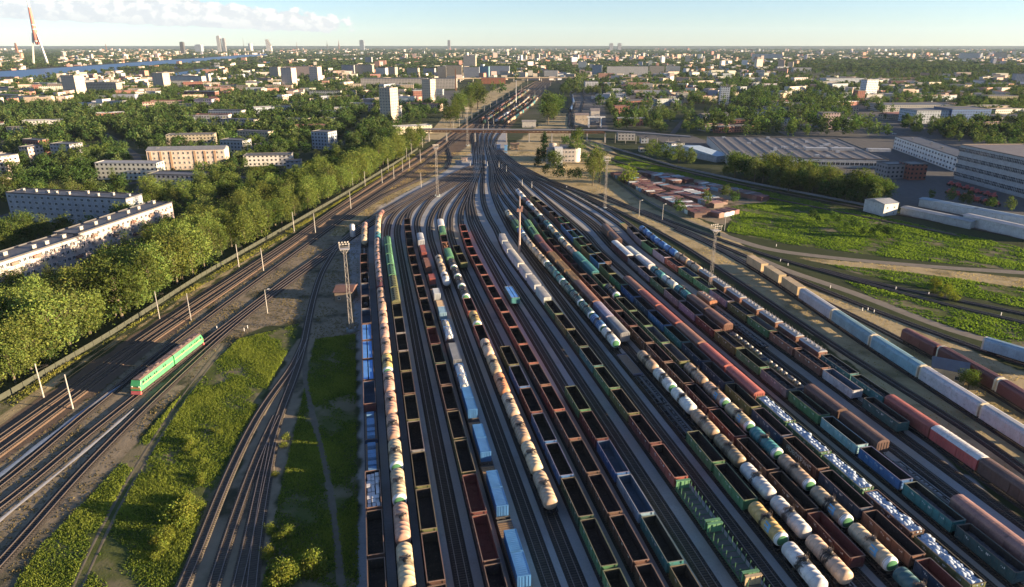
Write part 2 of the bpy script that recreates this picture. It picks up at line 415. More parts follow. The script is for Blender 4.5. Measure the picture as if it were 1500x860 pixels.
def cement_hopper():
    p=Proto('hopper_wagon'); h=5.0; w=1.5
    b=MB()
    vs=[(-w,-h,2.0),(w,-h,2.0),(w,h,2.0),(-w,h,2.0),(-w,-h,3.6),(w,-h,3.6),(w,h,3.6),(-w,h,3.6),(-.7,-h+1.6,.7),(.7,-h+1.6,.7),(.7,h-1.6,.7),(-.7,h-1.6,.7)]
    b.add(vs,[(4,5,6,7),(0,1,5,4),(1,2,6,5),(2,3,7,6),(3,0,4,7),(8,9,1,0),(9,10,2,1),(10,11,3,2),(11,8,0,3),(11,10,9,8)])
    for s in (-1,1):
        for i in range(7):
            y=-h+.1+(2*h-.2)*i/6; b.box(*sorted((s*(w-.01),s*(w+.08))),y-.07,y+.07,1.98,3.6)
        b.box(-.9,.9,*sorted((s*h,s*(h-.4))),3.6,3.601)
        for x in (-1.2,1.2): b.bar((x,s*(h+.3),1.1),(x,s*(h-.05),3.5),.12)
    p.part('body',b.mesh('body',[M['paint']]),color=COLR['rust'])
    b=MB(); b.prism(roofprof(w+.05,3.602,4.05),-h-.1,h+.1); p.part('roof',b.mesh('roof',[M['clean']]),color=(.4,.4,.4))
    b=MB()
    for y in (-3.4,-1.15,1.15,3.4): b.lathe_z(0,y,[(3.95,.42),(4.22,.42),(4.26,.02)],10)
    b.box(-.95,-.65,-h,h,4.05,4.08); b.box(.65,.95,-h,h,4.05,4.08)
    for x in (-.95,.95):
        for i in range(6): b.bar((x,-h+.2+i*1.9,4.0),(x,-h+.2+i*1.9,4.8),.05)
    p.part('roof_hatch',b.mesh('roof_hatch',[M['clean']]),color=(.25,.24,.23))
    add_running_gear(p,12.0,7.2); return p
def flatcar(L, skeleton=False, planks=False):
    p=Proto('flat_wagon'); h=L/2-.6; b=MB()
    if skeleton:
        b.box(-.35,.35,-h,h,.95,1.3)
        for i in range(7):
            y=-h+.15+(2*h-.3)*i/6; b.box(-1.4,1.4,y-.12,y+.12,1.0,1.28)
        for x in (-1.4,1.4): b.box(x-.07,x+.07,-h,h,1.0,1.25)
    else:
        b.box(-1.5,1.5,-h,h,1.16,1.32)
        for i in range(int(2*h/.6)): b.box(-1.42,1.42,-h+.1+i*.6,-h+.5+i*.6,1.32,1.35,1)
        for s in (-1,1): b.box(-1.45,1.45,*sorted((s*h,s*(h+.06))),1.0,1.6)
    p.part('deck',b.mesh('deck',[M['paint'],M['wood']]),color=COLR['darkgrey']); add_running_gear(p,L,L*.66); return p
def stake_wagon(L=14.2):
    p=Proto('stake_wagon'); h=L/2-.5; b=MB(); b.box(-1.5,1.5,-h,h,1.16,1.3)
    p.part('deck',b.mesh('deck',[M['paint']]),color=(.11,.1,.09))
    for s in (-1,1):
        b=MB(); y=s*h; b.box(-1.5,1.5,y-.06,y+.06,1.3,3.2) if s<0 else b.box(-1.5,1.5,y-.06,y+.06,1.3,3.2)
        for x in (-1.45,-.5,.5,1.45): b.box(x-.08,x+.08,y-.12,y+.12,1.3,3.3)
        b.box(-1.6,1.6,y-.35,y+.35,3.3,3.36)
        p.part('bulkhead',b.mesh('bulkhead',[M['paint']]),color=COLR['lgreen'])
    b=MB()
    for i in range(8):
        y=-h+.9+(2*h-1.8)*i/7
        for x in (-1.5,1.5): b.box(x-.07,x+.07,y-.07,y+.07,1.0,3.3)
        b.box(-1.42,1.42,y-.06,y+.06,1.302,1.42)
    for x in (-1.5,1.5): b.box(x-.06,x+.06,-h,h,1.0,1.3)
    p.part('stake_row',b.mesh('stake_row',[M['paint']]),color=(.04,.14,.06))
    add_running_gear(p,L,9.3); return p
def autorack(L=22.2):
    p=Proto('covered_car_carrier'); h=L/2-.35; w=1.6
    prof=[(-w,1.0),(w,1.0),(w,3.9),(w*.82,4.45),(w*.4,4.72),(-w*.4,4.72),(-w*.82,4.45),(-w,3.9)]
    b=MB(); b.prism(prof,-h,h); 
    for s in (-1,1):
        for i in range(15):
            y=-h+.1+(2*h-.2)*i/14; b.box(*sorted((s*(w-.01),s*(w+.015))),y-.025,y+.025,1.0,3.85)
    p.part('body',b.mesh('body',[M['paint']]),color=COLR['lblue'])
    b=MB(); pr2=[(x*.985,z if z<4 else z) for x,z in prof]
    for s in (-1,1): b.prism([(x*1.012,z+(.02 if z>2 else -.02)) for x,z in prof],*sorted((s*(h+.02),s*(h-.5))))
    p.part('end_wall',b.mesh('end_wall',[M['clean']]),color=(.5,.46,.36))
    for s in (-1,1):
        b=MB(); b.box(*sorted((s*(w+.016),s*(w+.06))),-1.5,1.5,1.2,3.8); b.box(*sorted((s*(w+.06),s*(w+.085))),-.04,.04,1.2,3.8)
        p.part('door',b.mesh('door',[M['paint']]),color=COLR['lblue'])
    b=MB(); b.add([(-w*.4,-h+.6,4.728),(w*.4,-h+.6,4.728),(w*.4,h-.6,4.728),(-w*.4,h-.6,4.728)],[(0,1,2,3)]); p.part('roof',b.mesh('roof',[M['paint']]),color=COLR['lblue'])
    add_running_gear(p,L,L*.7); return p
def container_mesh(L, w=1.22, hh=2.6):
    b=MB(); h=L/2; n=int(L/.32)
    prof=[]
    b.box(-w+.03,w-.03,-h+.03,h-.03,0.05,hh-.05)
    for s in (-1,1):
        for i in range(n):
            y=-h+.18+(L-.36)*i/(n-1); b.box(*sorted((s*(w-.04),s*w)),y-.07,y+.07,.12,hh-.12)
        for y in (-h,h):
            b.box(*sorted((s*w,s*(w-.12))),*sorted((y,y-math.copysign(.12,y))),0,hh)
        b.box(*sorted((s*w,s*(w-.1))),-h+.12,h-.12,0,.12); b.box(*sorted((s*w,s*(w-.1))),-h+.12,h-.12,hh-.1,hh)
        b.box(-w+.12,w-.12,*sorted((s*h,s*(h-.1))),0,.12); b.box(-w+.12,w-.12,*sorted((s*h,s*(h-.1))),hh-.1,hh)
    for i in range(int(L/.5)):
        y=-h+.3+i*.5
        if y<h-.2: b.box(-w+.12,w-.12,y-.12,y+.12,hh-.06,hh-.02)
    return b.mesh('container_shell',[M['cont']])
def container(L):
    p=Proto('container'); p.part('shell',container_mesh(L),color=COLR['blue'])
    b=MB(); y=-L/2
    for x in (-.58,.58):
        b.box(x-.53,x+.53,y-.02,y+.02,.13,2.47)
        for q in (-.25,.25): b.bar((x+q,y-.05,.15),(x+q,y-.05,2.45),.05)
    p.part('door',b.mesh('door',[M['cont']]),color=COLR['blue']); return p
def tank_container():
    p=Proto('tank_container'); b=MB(); h=3.0
    b.lathe_y(0,1.3,[(-h+.1,.05),(-h+.2,.7),(-h+.45,1.12),(h-.45,1.12),(h-.2,.7),(h-.1,.05)],18); p.part('barrel',b.mesh('barrel',[M['clean']]),color=(.6,.6,.62))
    b=MB()
    for y in (-h,h):
        for x in (-1.2,1.2): b.bar((x,y,0),(x,y,2.6),.13)
        for z in (.06,2.54): b.bar((-1.2,y,z),(1.2,y,z),.12)
        for x in (-1.2,1.2): b.bar((x,y,1.3),(x*.4,y,2.54),.08)
    for x in (-1.2,1.2):
        for z in (.06,2.54): b.bar((x,-h,z),(x,h,z),.1)
    p.part('frame',b.mesh('frame',[M['paint']]),color=COLR['blue'])
    b=MB(); b.box(-.3,.3,-h,h,2.46,2.5); b.lathe_z(0,0,[(2.3,.3),(2.62,.3),(2.63,.02)],10); p.part('walkway',b.mesh('walkway',[M['galv']])); return p
def coil_wagon(L=19.6):
    return flatcar(L,True)
def heap_mesh(name, mat, L=12.4, w=1.38, base=1.3, top=2.9, n=34, m=9, amp=.35):
    b=MB(); vs=[]; fs=[]
    rr=random.Random(3)
    for i in range(n+1):
        for j in range(m+1):
            y=-L/2+L*i/n; x=-w+2*w*j/m
            e=(1-(x/w)**2)**.5*(.75+.25*math.sin(i*1.1)+.0) if 0<j<m else 0
            ee=min(1,min(i,n-i)/3)
            vs.append((x,y,base+(top-base)*(.55+.45*e*ee)+rr.uniform(-amp,amp)*.35))
    for i in range(n):
        for j in range(m): a=i*(m+1)+j; fs.append((a,a+1,a+m+2,a+m+1))
    b.add(vs,fs,0,False); return b.mesh(name,[mat])
def cap_variants():
    pass
def box_far():
    p=Proto('covered_wagon'); b=MB().box(-1.5,1.5,-6.7,6.7,.8,3.7); p.part('body',b.mesh('body',[M['paint']]),color=COLR['brown']); p.part('roof',MB().prism(roofprof(1.56,3.701,4.4,6),-6.75,6.75).mesh('roof',[M['paint']]),color=COLR['brown']); return p
def loco_section():
    p=Proto('diesel_locomotive_section'); L=16.6; h=L/2; w=1.5
    prof=[(-w,1.25),(w,1.25),(w,3.7),(w*.9,4.1),(w*.55,4.42),(-w*.55,4.42),(-w*.9,4.1),(-w,3.7)]
    b=MB(); b.prism(prof[:],-h+.9,h-.2)
    # sloped cab front
    vs=[(-w,-h+.9,1.25),(w,-h+.9,1.25),(w,-h+.9,3.7),(w*.9,-h+.9,4.1),(-w*.9,-h+.9,4.1),(-w,-h+.9,3.7),(-w*.93,-h,1.25),(w*.93,-h,1.25),(w*.93,-h+.15,2.7),(-w*.93,-h+.15,2.7),(w*.85,-h+.75,3.95),(-w*.85,-h+.75,3.95)]
    b.add(vs,[(6,7,8,9),(9,8,10,11),(0,6,9,5),(7,1,2,8),(5,9,11,4),(8,2,3,10),(11,10,3,4),(0,1,7,6)])
    p.part('body',b.mesh('body',[M['clean']]),color=(.022,.4,.1))
    b=MB(); b.prism([(w*.9+.03,4.1),(w*.55,4.46),(-w*.55,4.46),(-w*.9-.03,4.1)],-h+.8,h-.15)
    for y,r in ((-2.5,.75),(2.2,.75)): b.lathe_z(0,y,[(4.4,r),(4.62,r),(4.64,.02)],16)
    for y in (-4.6,0,4.8): b.box(-.7,.7,y-.5,y+.5,4.4,4.6)
    p.part('roof',b.mesh('roof',[M['paint']]),color=(.15,.1,.085))
    for s in (-1,1):
        for i in range(7):
            if i==3: continue
            b=None
    wm=MB().box(-.02,.02,-.3,.3,-.28,.28).mesh('window',[M['glass']])
    for s in (-1,1):
        for y in (-5.2,-4.3,-3.4,-1.4,-.5,3.0,3.9): p.part('window',wm,None,(s*(w+.01),y,3.25))
        p.part('window',MB().box(-.02,.02,-.45,.45,-.35,.35).mesh('cab_window',[M['glass']]),None,(s*(w+.01),-h+1.6,3.3))
    fw=MB().add([(-.55,0,-.42),(.55,0,-.42),(.55,.5,.42),(-.55,.5,.42)],[(0,1,2,3)]).mesh('windscreen',[M['glass']])
    for x in (-.62,.62): p.part('windscreen',fw,None,(x,-h+.34,3.27))
    b=MB()
    for s in (-1,1): b.box(*sorted((s*(w+.003),s*(w+.012))),-h+1.2,h-.6,2.62,2.78)
    p.part('side_stripe',b.mesh('side_stripe',[M['clean']]),color=(.75,.65,.08))
    b=MB(); 
    for z,q in ((1.75,.11),(2.15,.11)): b.box(-w*.93,w*.93,-h-.015,-h+.25,z,z+.22)
    p.part('front_stripe',b.mesh('front_stripe',[M['clean']]),color=(.75,.28,.03))
    b=MB(); b.prismx([(-h-.35,.25),(-h+.35,.25),(-h+.35,1.1),(-h-.05,1.1)],-1.4,1.4); p.part('buffer_beam',b.mesh('buffer_beam',[M['clean']]),color=(.6,.05,.04))
    for x in (-1.0,1.0):
        p.part('headlight',MB().lathe_y(x,2.45,[(-h-.06,.02),(-h-.06,.17),(-h+.1,.17)],10).mesh('headlight',[M['white']]))
    b=MB(); b.box(-1.35,1.35,-h+.4,h-.3,.85,1.248); b.box(-1.2,1.2,-1.6,1.6,.3,.85); p.part('underframe',b.mesh('underframe',[M['steel']]))
    b=MB()
    for y in (-1.85,0,1.85):
        for x in (-.8,.8): b.cyl_x(y,.525,.525,x-.07,x+.07,14)
    for x in (-1.1,1.1): b.box(x-.1,x+.1,-2.6,2.6,.45,.95)
    bm=b.mesh('bogie',[M['steel']])
    for y in (-4.6,4.6): p.part('bogie',bm,None,(0,y,0))
    return p
# ------------------------------------------------------------------ tracks
def smooth(P, sig=6.0, step=2.0):
    P=np.array(P,float); d=np.r_[0,np.cumsum(np.linalg.norm(np.diff(P,axis=0),axis=1))]
    n=max(8,int(d[-1]/step)); q=np.linspace(0,d[-1],n); X=np.stack([np.interp(q,d,P[:,i]) for i in range(2)],1)
    k=int(3*sig/step)
    if k>0:
        e=np.arange(-k,k+1)*step; w=np.exp(-e*e/(2*sig*sig)); w/=w.sum()
        pad=np.concatenate([2*X[0]-X[k:0:-1],X,2*X[-1]-X[-2:-k-2:-1]]); X=np.stack([np.convolve(pad[:,i],w,'valid') for i in range(2)],1)
    return X
class Path:
    def __init__(s, P):
        s.P=P; s.d=np.r_[0,np.cumsum(np.linalg.norm(np.diff(P,axis=0),axis=1))]; s.ss=P@np.array(DV)
    def at(s, a):
        x=np.interp(a,s.d,s.P[:,0]); y=np.interp(a,s.d,s.P[:,1]); return x,y
    def head(s, a, b):                         # heading (rotation about z) from arc a to b
        p=s.at(a); q=s.at(b); return math.atan2(-(q[0]-p[0]),q[1]-p[1])
    def arc_s(s, v): return float(np.interp(v,s.ss,s.d))
    def arc_px(s, px, z=0): 
        g=np.array(G(*px,z)); return float(s.d[np.argmin(np.linalg.norm(s.P-g,axis=1))])
RAILM=simple('rail_steel',(.27,.225,.2),.34,.5,.75,var=.3); SLEEP=simple('sleepers',(.095,.082,.07),.9,.1,var=.5,scale=.7); BALL=simple('ballast',(.042,.038,.036),.95,.1,var=.55,scale=2.2); BALLD=simple('dirty_ballast',(.075,.064,.054),.95,.1,var=.5,scale=1.2); BALLR=simple('rusty_ballast',(.17,.115,.08),.95,.1,var=.5,scale=1.5); BALLG=simple('grey_ballast',(.16,.155,.15),.95,.1,var=.4,scale=2.0)
NTRACK=[0]
def lay(P, name='railway_track', bed=None, sleepers_to=420, width=1.75):
    """one track: low ballast bed, sleepers and two rails in one object"""
    k=NTRACK[0]; NTRACK[0]+=1; dz=.0045*k
    T=np.gradient(P,axis=0); T/=np.linalg.norm(T,axis=1)[:,None]; Nn=np.stack([T[:,1],-T[:,0]],1)
    n=len(P); V=[];F=[];MI=[]
    def strip(prof,mi):
        o=len(V); m=len(prof)
        for i in range(n):
            for a,z in prof: V.append((P[i,0]+Nn[i,0]*a,P[i,1]+Nn[i,1]*a,z))
        for i in range(n-1):
            for j in range(m-1):
                q=o+i*m+j; F.append((q,q+m,q+m+1,q+1)); MI.append(mi)
    z=.07+dz
    strip([(-width,.004),(-width+.35,z),(width-.35,z),(width,.004)],0)
    for c in (-.76,.76): strip([(c-.06,z+.05),(c-.06,z+.24),(c+.06,z+.24),(c+.06,z+.05)],2)
    d=np.r_[0,np.cumsum(np.linalg.norm(np.diff(P,axis=0),axis=1))]
    far=np.hypot(P[:,0],P[:,1]); q=np.arange(0,d[-1],.62)
    xs=np.interp(q,d,P[:,0]); ys=np.interp(q,d,P[:,1]); tx=np.interp(q,d,T[:,0]); ty=np.interp(q,d,T[:,1])
    for x,y,a,b in zip(xs,ys,tx,ty):
        if math.hypot(x,y)>sleepers_to or y<55: continue
        o=len(V); hx,hy=a*.13,b*.13; wx,wy=b*1.32,-a*1.32; jz=z+.075+random.uniform(-.012,.012)
        for zz in (z-.03,jz):
            V.extend([(x-hx-wx,y-hy-wy,zz),(x+hx-wx,y+hy-wy,zz),(x+hx+wx,y+hy+wy,zz),(x-hx+wx,y-hy+wy,zz)])
        F.extend([(o+4,o+7,o+6,o+5),(o,o+4,o+5,o+1),(o+1,o+5,o+6,o+2),(o+2,o+6,o+7,o+3),(o+3,o+7,o+4,o)]); MI.extend([1]*5)
    me=bpy.data.meshes.new(name); me.from_pydata(V,[],F); 
    for mm in (bed or BALL,SLEEP,RAILM): me.materials.append(mm)
    me.polygons.foreach_set('material_index',MI); me.update()
    return tag(ob(name,me),kind='structure')
YS=(60,100,150,200,250,300)
YT={1:(-5.05,-6.36,-7.98,-9.61,-11.23,-12.84),2:(-.04,-1.19,-2.63,-4.07,-5.51,-6.94),3:(4.82,3.78,2.44,1.05,-.4,-1.91),4:(9.9,8.8,7.4,6.0,4.7,3.4),5:(15.08,13.99,12.58,11.12,9.6,8.03),
6:(19.93,18.82,17.48,16.2,14.98,13.5),7:(25.04,23.99,22.68,21.37,20.2,19.3),8:(29.72,28.81,27.64,26.46,25.26,24.04),9:(35.19,34.42,33.24,31.83,30.18,28.9),10:(41.18,40.4,39.14,37.58,35.9,34.8),11:(47.02,46.48,45.49,44.16,42.6,42.0),
12:(53.2,52.2,51.0,49.5,47.7,46.4),13:(59.3,58.4,57.0,55.5,53.6,51.8),14:(64.2,63.6,62.6,61.6,61.0,60.7),15:(69.52,68.87,67.85,66.6,65.11,63.2),16:(75.3,74.35,72.76,71.29,69.95,68.6),17:(80.24,79.17,77.85,76.57,75.31,74.3),
18:(85.5,84.3,82.74,81.4,80.5,79.7),19:(91.37,90.18,88.87,87.9,87.1,86.9),20:(96.32,94.89,93.27,91.83,90.7,89.5),21:(106.3,105.13,103.4,102.2,101.9,102.6),22:(111.4,110.2,108.6,107.3,106.3,105.5),23:(116.4,115.6,114.3,112.9,111.6,110.8),
26:(101.5,100.3,98.5,97.0,96.2,95.8),24:(122.4,121.5,120.5,119.43,118.3,117.2),25:(127.85,126.91,125.93,125.18,124.67,124.0)}
FARPX={1:[(535,331),(540,322),(570,303),(604,285),(650,262),(697,243)],2:[(554,333),(556,322),(572,304),(594,290),(650,264),(697,245)],3:[(566,340),(571,322),(584,306),(606,293),(655,266),(697,247)],4:[(581,341),(583,327),(589,315),(605,300),(622,290),(660,268),(697,248)],
5:[(596,329),(599,311),(612,298),(630,287),(665,268),(698,249)],6:[(612,338),(610,330),(611,322),(617,310),(630,291),(668,270),(698,250)],7:[(630,350),(628,335),(631,319),(642,300),(656,287),(680,268),(698,252)],8:[(643,323),(645,312),(651,300),(661,288),(684,268),(699,252)],
9:[(660,344),(658,329),(660,314),(669,297),(688,270),(700,252)],10:[(675,331),(674,319),(676,307),(683,292),(692,270),(701,250)],11:[(699,349),(688,324),(685,305),(688,285),(696,262),(703,246)],12:[(710,347),(696,319),(691,295),(693,280),(699,258),(704,245)],
13:[(727,336),(716,319),(708,297),(706,275),(708,250)],14:[(749,341),(731,307),(723,286),(719,265),(719,243)],15:[(738,311),(726,290),(721,268),(721,246)],16:[(765,323),(744,300),(731,280),(724,260),(722,245)],17:[(784,327),(753,295),(738,275),(728,255),(724,241)],
18:[(776,308),(752,279),(740,262),(731,248),(725,236)],19:[(809,320),(779,296),(758,275),(740,253),(726,234)],20:[(825,331),(790,300),(766,276),(744,251),(727,231)],21:[(870,333),(835,306),(800,281),(772,262),(746,243),(726,224)],22:[(877,331),(845,308),(805,282),(775,262),(747,243),(727,222)],
23:[(880,322),(850,303),(812,279),(780,261),(748,241),(727,220)],26:[(862,345),(830,318),(800,292),(770,266),(745,245),(727,226)],24:[(917,335),(870,304),(825,279),(785,260),(750,240),(728,219)],25:[(931,335),(890,306),(845,282),(800,262),(757,240),(729,217)]}
TAIL=[[(694,212),(692,200),(700,182)],[(700,212),(699,200),(706,184)],[(706,212),(706,200),(714,184)],[(712,212),(713,200),(722,184)],[(718,212),(720,200),(731,184)],[(724,210),(729,200),(741,185)]]
def tailof(k): return TAIL[min(5,(k-1)*6//25)]
PATH={}
for k in YT:
    pts=[W(s,t) for s,t in zip(YS,YT[k])]
    pts=[W(25,YT[k][0]+(YT[k][0]-YT[k][1])*35/40)]+pts
    far=[G(*p) for p in FARPX[k]]
    ymax=max(p[1] for p in pts)
    pts=[p for p in pts if p[1]<min(q[1] for q in far)-8]
    pts=pts+far+[G(*p) for p in tailof(k)]
    PATH[k]=Path(smooth(pts,9)); lay(PATH[k].P)
BALLK=simple('earthy_ballast',(.125,.108,.085),.95,.1,var=.45,scale=.9)
def pxpath(name, px, sig=8, bed=None, rail=True, **kw):
    PATH[name]=Path(smooth([G(*p) for p in px],sig)); 
    if rail: lay(PATH[name].P,bed=bed,**kw)
# running lines on the left
pxpath('M1',[(-90,705),(0,642),(200,501),(300,434),(418,358),(500,300),(547,269),(600,236),(640,211),(675,187),(744,141),(785,119)],10,BALLR)
pxpath('M2',[(-90,728),(0,664),(218,501),(300,446),(428,358),(500,307),(560,270),(610,238),(650,211),(683,187),(752,141),(792,119)],10,BALLR)
pxpath('M3',[(-80,770),(0,715),(120,610),(250,506),(345,435),(455,355),(508,316),(560,281),(621,241),(660,213),(690,194),(704,182)],10)
pxpath('M4',[(-80,800),(0,748),(100,660),(202,579),(302,500),(360,455),(430,402),(505,350),(545,322),(600,287),(660,256),(697,240)],10)
pxpath('M5',[(-60,890),(0,830),(110,700),(225,585),(300,515),(345,475),(400,432),(455,392),(520,345),(560,318),(620,283),(670,256),(697,241)],10)
pxpath('M6',[(508,322),(560,288),(618,262),(655,247),(660,232),(655,215),(668,200),(690,190)],10)
pxpath('K1',[(330,930),(350,860),(375,740),(395,650),(412,600),(437,540),(447,495),(457,444),(470,400),(500,352),(535,326),(580,300),(640,268)],10,BALLK,width=1.4)
pxpath('K2',[(250,900),(270,860),(330,705),(371,620),(400,575),(430,540),(447,497)],8,BALLK,width=1.4)
pxpath('K3',[(300,900),(315,850),(342,765),(378,665),(405,610)],8,BALLK,width=1.4)
pxpath('K4',[(365,900),(372,820),(384,735),(400,650)],8,BALLK,width=1.4)
# lines on the right
pxpath('R26',[(1560,735),(1500,687),(1411,625),(1322,570),(1249,524),(1175,475),(1101,425),(1042,386),(998,358),(953,333),(887,300),(850,283),(808,269),(770,256),(745,240),(728,220)],10)
pxpath('R27',[(1600,722),(1467,636),(1371,573),(1296,524),(1240,486),(1184,447),(1140,417),(1109,397),(1080,380),(1040,358),(990,333),(934,310),(870,286),(810,266),(770,250),(742,232),(728,215)],10)
pxpath('R28',[(1580,655),(1500,602),(1432,560),(1350,515),(1299,487),(1240,458),(1170,424),(1110,393),(1075,376),(1048,361),(990,336)],9)
pxpath('R29',[(1600,560),(1500,537),(1440,513),(1385,494),(1301,463),(1200,423),(1130,392),(1090,374),(1048,357),(990,332),(934,308),(880,284)],9)
pxpath('R30',[(1600,500),(1499,472),(1420,455),(1350,438),(1308,427),(1200,396),(1131,377),(1080,360),(1010,335),(940,308)],9)
pxpath('R31',[(1600,482),(1499,460),(1400,440),(1308,421),(1250,408),(1200,394)],9)
pxpath('R32',[(1600,372),(1500,350),(1380,326),(1250,303),(1100,274),(993,249),(918,232),(867,215),(850,205),(842,190),(838,170),(843,150)],14,sleepers_to=0)
pxpath('R33',[(1400,345),(1250,315),(1100,285),(980,259),(918,242),(880,228),(850,212)],14,sleepers_to=0)
# station yard beyond the pipe bridge
for i,(a,b,c) in enumerate([((700,182),(742,152),(788,119)),((706,184),(750,152),(793,119)),((714,184),(758,153),(797,120)),((722,184),(765,154),(801,120)),((731,184),(772,154),(804,121)),((741,185),(780,155),(808,121))]):
    pxpath('F%d'%i,[a,((a[0]+b[0])/2,(a[1]+b[1])/2),b,((c[0]+b[0])/2,(c[1]+b[1])/2),c],10,sleepers_to=0)
pxpath('F7',[(850,205),(842,195),(833,184),(834,168),(840,152),(838,138),(828,126),(812,117)],14,sleepers_to=0)
pxpath('F8',[(854,196),(848,178),(852,160),(856,146),(852,132)],14,sleepers_to=0)

# ------------------------------------------------------------------ trains
PR={}
def proto(k):
    if k in PR: return PR[k]
    f={'g':gondola,'g_far':gondola_far,'t':lambda:tank(),'tl':lambda:tank(True,logo=True),'te':lambda:tank(True),'t_far':lambda:tank(False,True),'h':lambda:boxcar(15.05,1.52,3.6,4.5,9,False,'hopper_wagon',hatches=7),'b':lambda:boxcar(14.73),'B':lambda:boxcar(16.5,1.55,3.7,4.45,15,False,'covered_wagon'),'BB':lambda:boxcar(24.0,1.58,3.8,4.6,20,True,'covered_wagon'),
     'r':lambda:boxcar(14.3,1.4,4.1,4.25,8,False,'refrigerator_wagon',True,roofribs=False,gap=1.1),'b_far':box_far,'R':lambda:boxcar(21.5,1.5,4.0,4.5,10,True,'refrigerator_wagon',True),'w':lambda:boxcar(14.6,1.5,3.9,4.45,10,False,'hopper_wagon'),'o':cement_hopper,'f':lambda:flatcar(14.6),'F':lambda:flatcar(19.6),'k':lambda:flatcar(17.0,True),
     's':stake_wagon,'a':autorack,'c20':lambda:container(6.06),'c40':lambda:container(12.19),'tc':tank_container}[k]
    PR[k]=f(); return PR[k]
LEN={'g':13.85,'t':12.02,'te':12.02,'tl':12.02,'h':15.05,'b':14.73,'B':16.5,'BB':24.0,'r':14.3,'R':21.5,'w':14.6,'o':11.9,'f':14.6,'F':19.6,'k':17.0,'s':14.2,'a':22.2}
KW={'g':('open gondola wagon','gondola'),'t':('tank wagon','tank wagon'),'tl':('blue logo tank wagon','tank wagon'),'te':('green ended tank wagon','tank wagon'),'h':('hatch roofed hopper wagon','hopper wagon'),'b':('ribbed boxcar','boxcar'),'B':('ribbed covered wagon','covered wagon'),'BB':('long covered wagon','covered wagon'),'r':('plain sided box wagon','box wagon'),'R':('long refrigerator wagon','refrigerator wagon'),
 'w':('covered hopper wagon','hopper wagon'),'o':('slope ended hopper wagon','hopper wagon'),'f':('flat wagon','flat wagon'),'F':('long flat wagon','flat wagon'),'k':('skeleton flat wagon','flat wagon'),'s':('stake wagon with bulkheads','stake wagon'),'a':('long covered car carrier','car carrier')}
def jit(c,a=.16):
    v=1+random.uniform(-a,a); return tuple(min(.9,max(.008,x*v*(1+random.uniform(-a,a)*.35))) for x in c)
ZR=.32
HEAP={}
def heap(kind):
    if kind not in HEAP:
        HEAP[kind]={'coal':lambda:heap_mesh('coal_heap',M['coal'],top=3.25),'scrap':lambda:heap_mesh('scrap_heap',M['rust'],top=3.6,amp=1.4),'gravel':lambda:heap_mesh('gravel_heap',simple('gravel_load',(.1,.1,.11),.9,var=.4,scale=4),top=2.4)}[kind]()
    return HEAP[kind]
def bag_mesh():
    b=MB(); n=10
    prof=[(0,.3),(.05,.46),(.25,.53),(.5,.52),(.62,.44),(.68,.2),(.74,.12),(.76,.01)]
    b.lathe_z(0,0,[(z,r) for z,r in prof],n); me=b.mesh('bulk_bag',[M['bag']])
    for v in me.vertices:
        x,y,z=v.co; k=1+.14*math.cos(4*math.atan2(y,x)); v.co=(x*k,y*k,z)
    return me
BAG=bag_mesh(); 
CRATE=MB().box(-.9,.9,-.75,.75,0,.95).box(-.92,.92,-.06,.06,-.0,.97).box(-.92,.92,.5,.6,0,.97).box(-.92,.92,-.6,-.5,0,.97).mesh('crate',[M['paint']])
def coil_mesh():
    b=MB(); n=20; b.lathe_y(0,.72,[(-.55,.25),(-.55,.7),(-.5,.72),(.5,.72),(.55,.7),(.55,.25),(-.55,.25)],n); 
    for y in (-.3,.3): b.lathe_y(0,.72,[(y-.04,.722),(y-.04,.735),(y+.04,.735),(y+.04,.722)],n)
    return b.mesh('coil',[simple('wrapped_coil',(.13,.13,.14),.5,.5,.4,var=.25,scale=1.5)])
COIL=coil_mesh()
def log_stack_mesh(L=3.9):
    b=MB(); r=random.Random(5)
    for i in range(9):
        for j in range(7):
            rr=r.uniform(.12,.19); x=-1.3+i*.325+r.uniform(-.05,.05)+(j%2)*.14; z=.2+j*.31
            l=L/2+r.uniform(-.12,.12); b.lathe_y(x,z,[(-l,.0),(-l,rr),(l,rr),(l,0)],7,0,False)
    return b.mesh('log_stack',[M['wood']])
LOGS=log_stack_mesh()
TARP=MB().box(-1.38,-.2,-6.1,6.1,3.2,3.5).box(.1,1.3,-6.1,6.1,3.2,3.46).mesh('sheeted_load',[M['cont']])
def bundle_mesh():
    b=MB(); r=random.Random(9)
    for i in range(9):
        for j in range(3):
            x=-.86+j*.86+r.uniform(-.1,.1); y=-5.2+i*1.3; a=.38+r.uniform(-.05,.05)
            b.box(x-a,x+a,y-.55,y+.55,2.4,2.9+r.uniform(0,.5))
    return b.mesh('wrapped_bundles',[M['white']])
BUND=bundle_mesh()
LUMB=MB()
for i in range(7): LUMB.box(-1.45,1.45,-6.0+i*1.72,-4.36+i*1.72,1.36,3.7)
LUMB.box(-1.6,1.6,-6.2,-.2,3.7,4.75); LUMB.box(-1.6,1.6,.0,6.0,3.7,4.75)
for i in range(8):
    for s in (-1,1): LUMB.box(*sorted((s*1.452,s*1.56)),-6.15+i*1.72-.07,-6.15+i*1.72+.07,1.2,3.7)
LUMB=LUMB.mesh('sheeted_crate_stack',[M['paint']])
CYL=None
def put_load(name, me, loc, rz, label, cat, group=None, color=None):
    o=ob(name, me); o.location=loc; o.rotation_euler=(0,0,rz)
    if color: o.color=(*color,1)
    return tag(o,label,cat,group)
def loc_off(x,y,rz,dx,dy): return (x+math.cos(rz)*dx-math.sin(rz)*dy, y+math.sin(rz)*dx+math.cos(rz)*dy)
NBAG=[0]
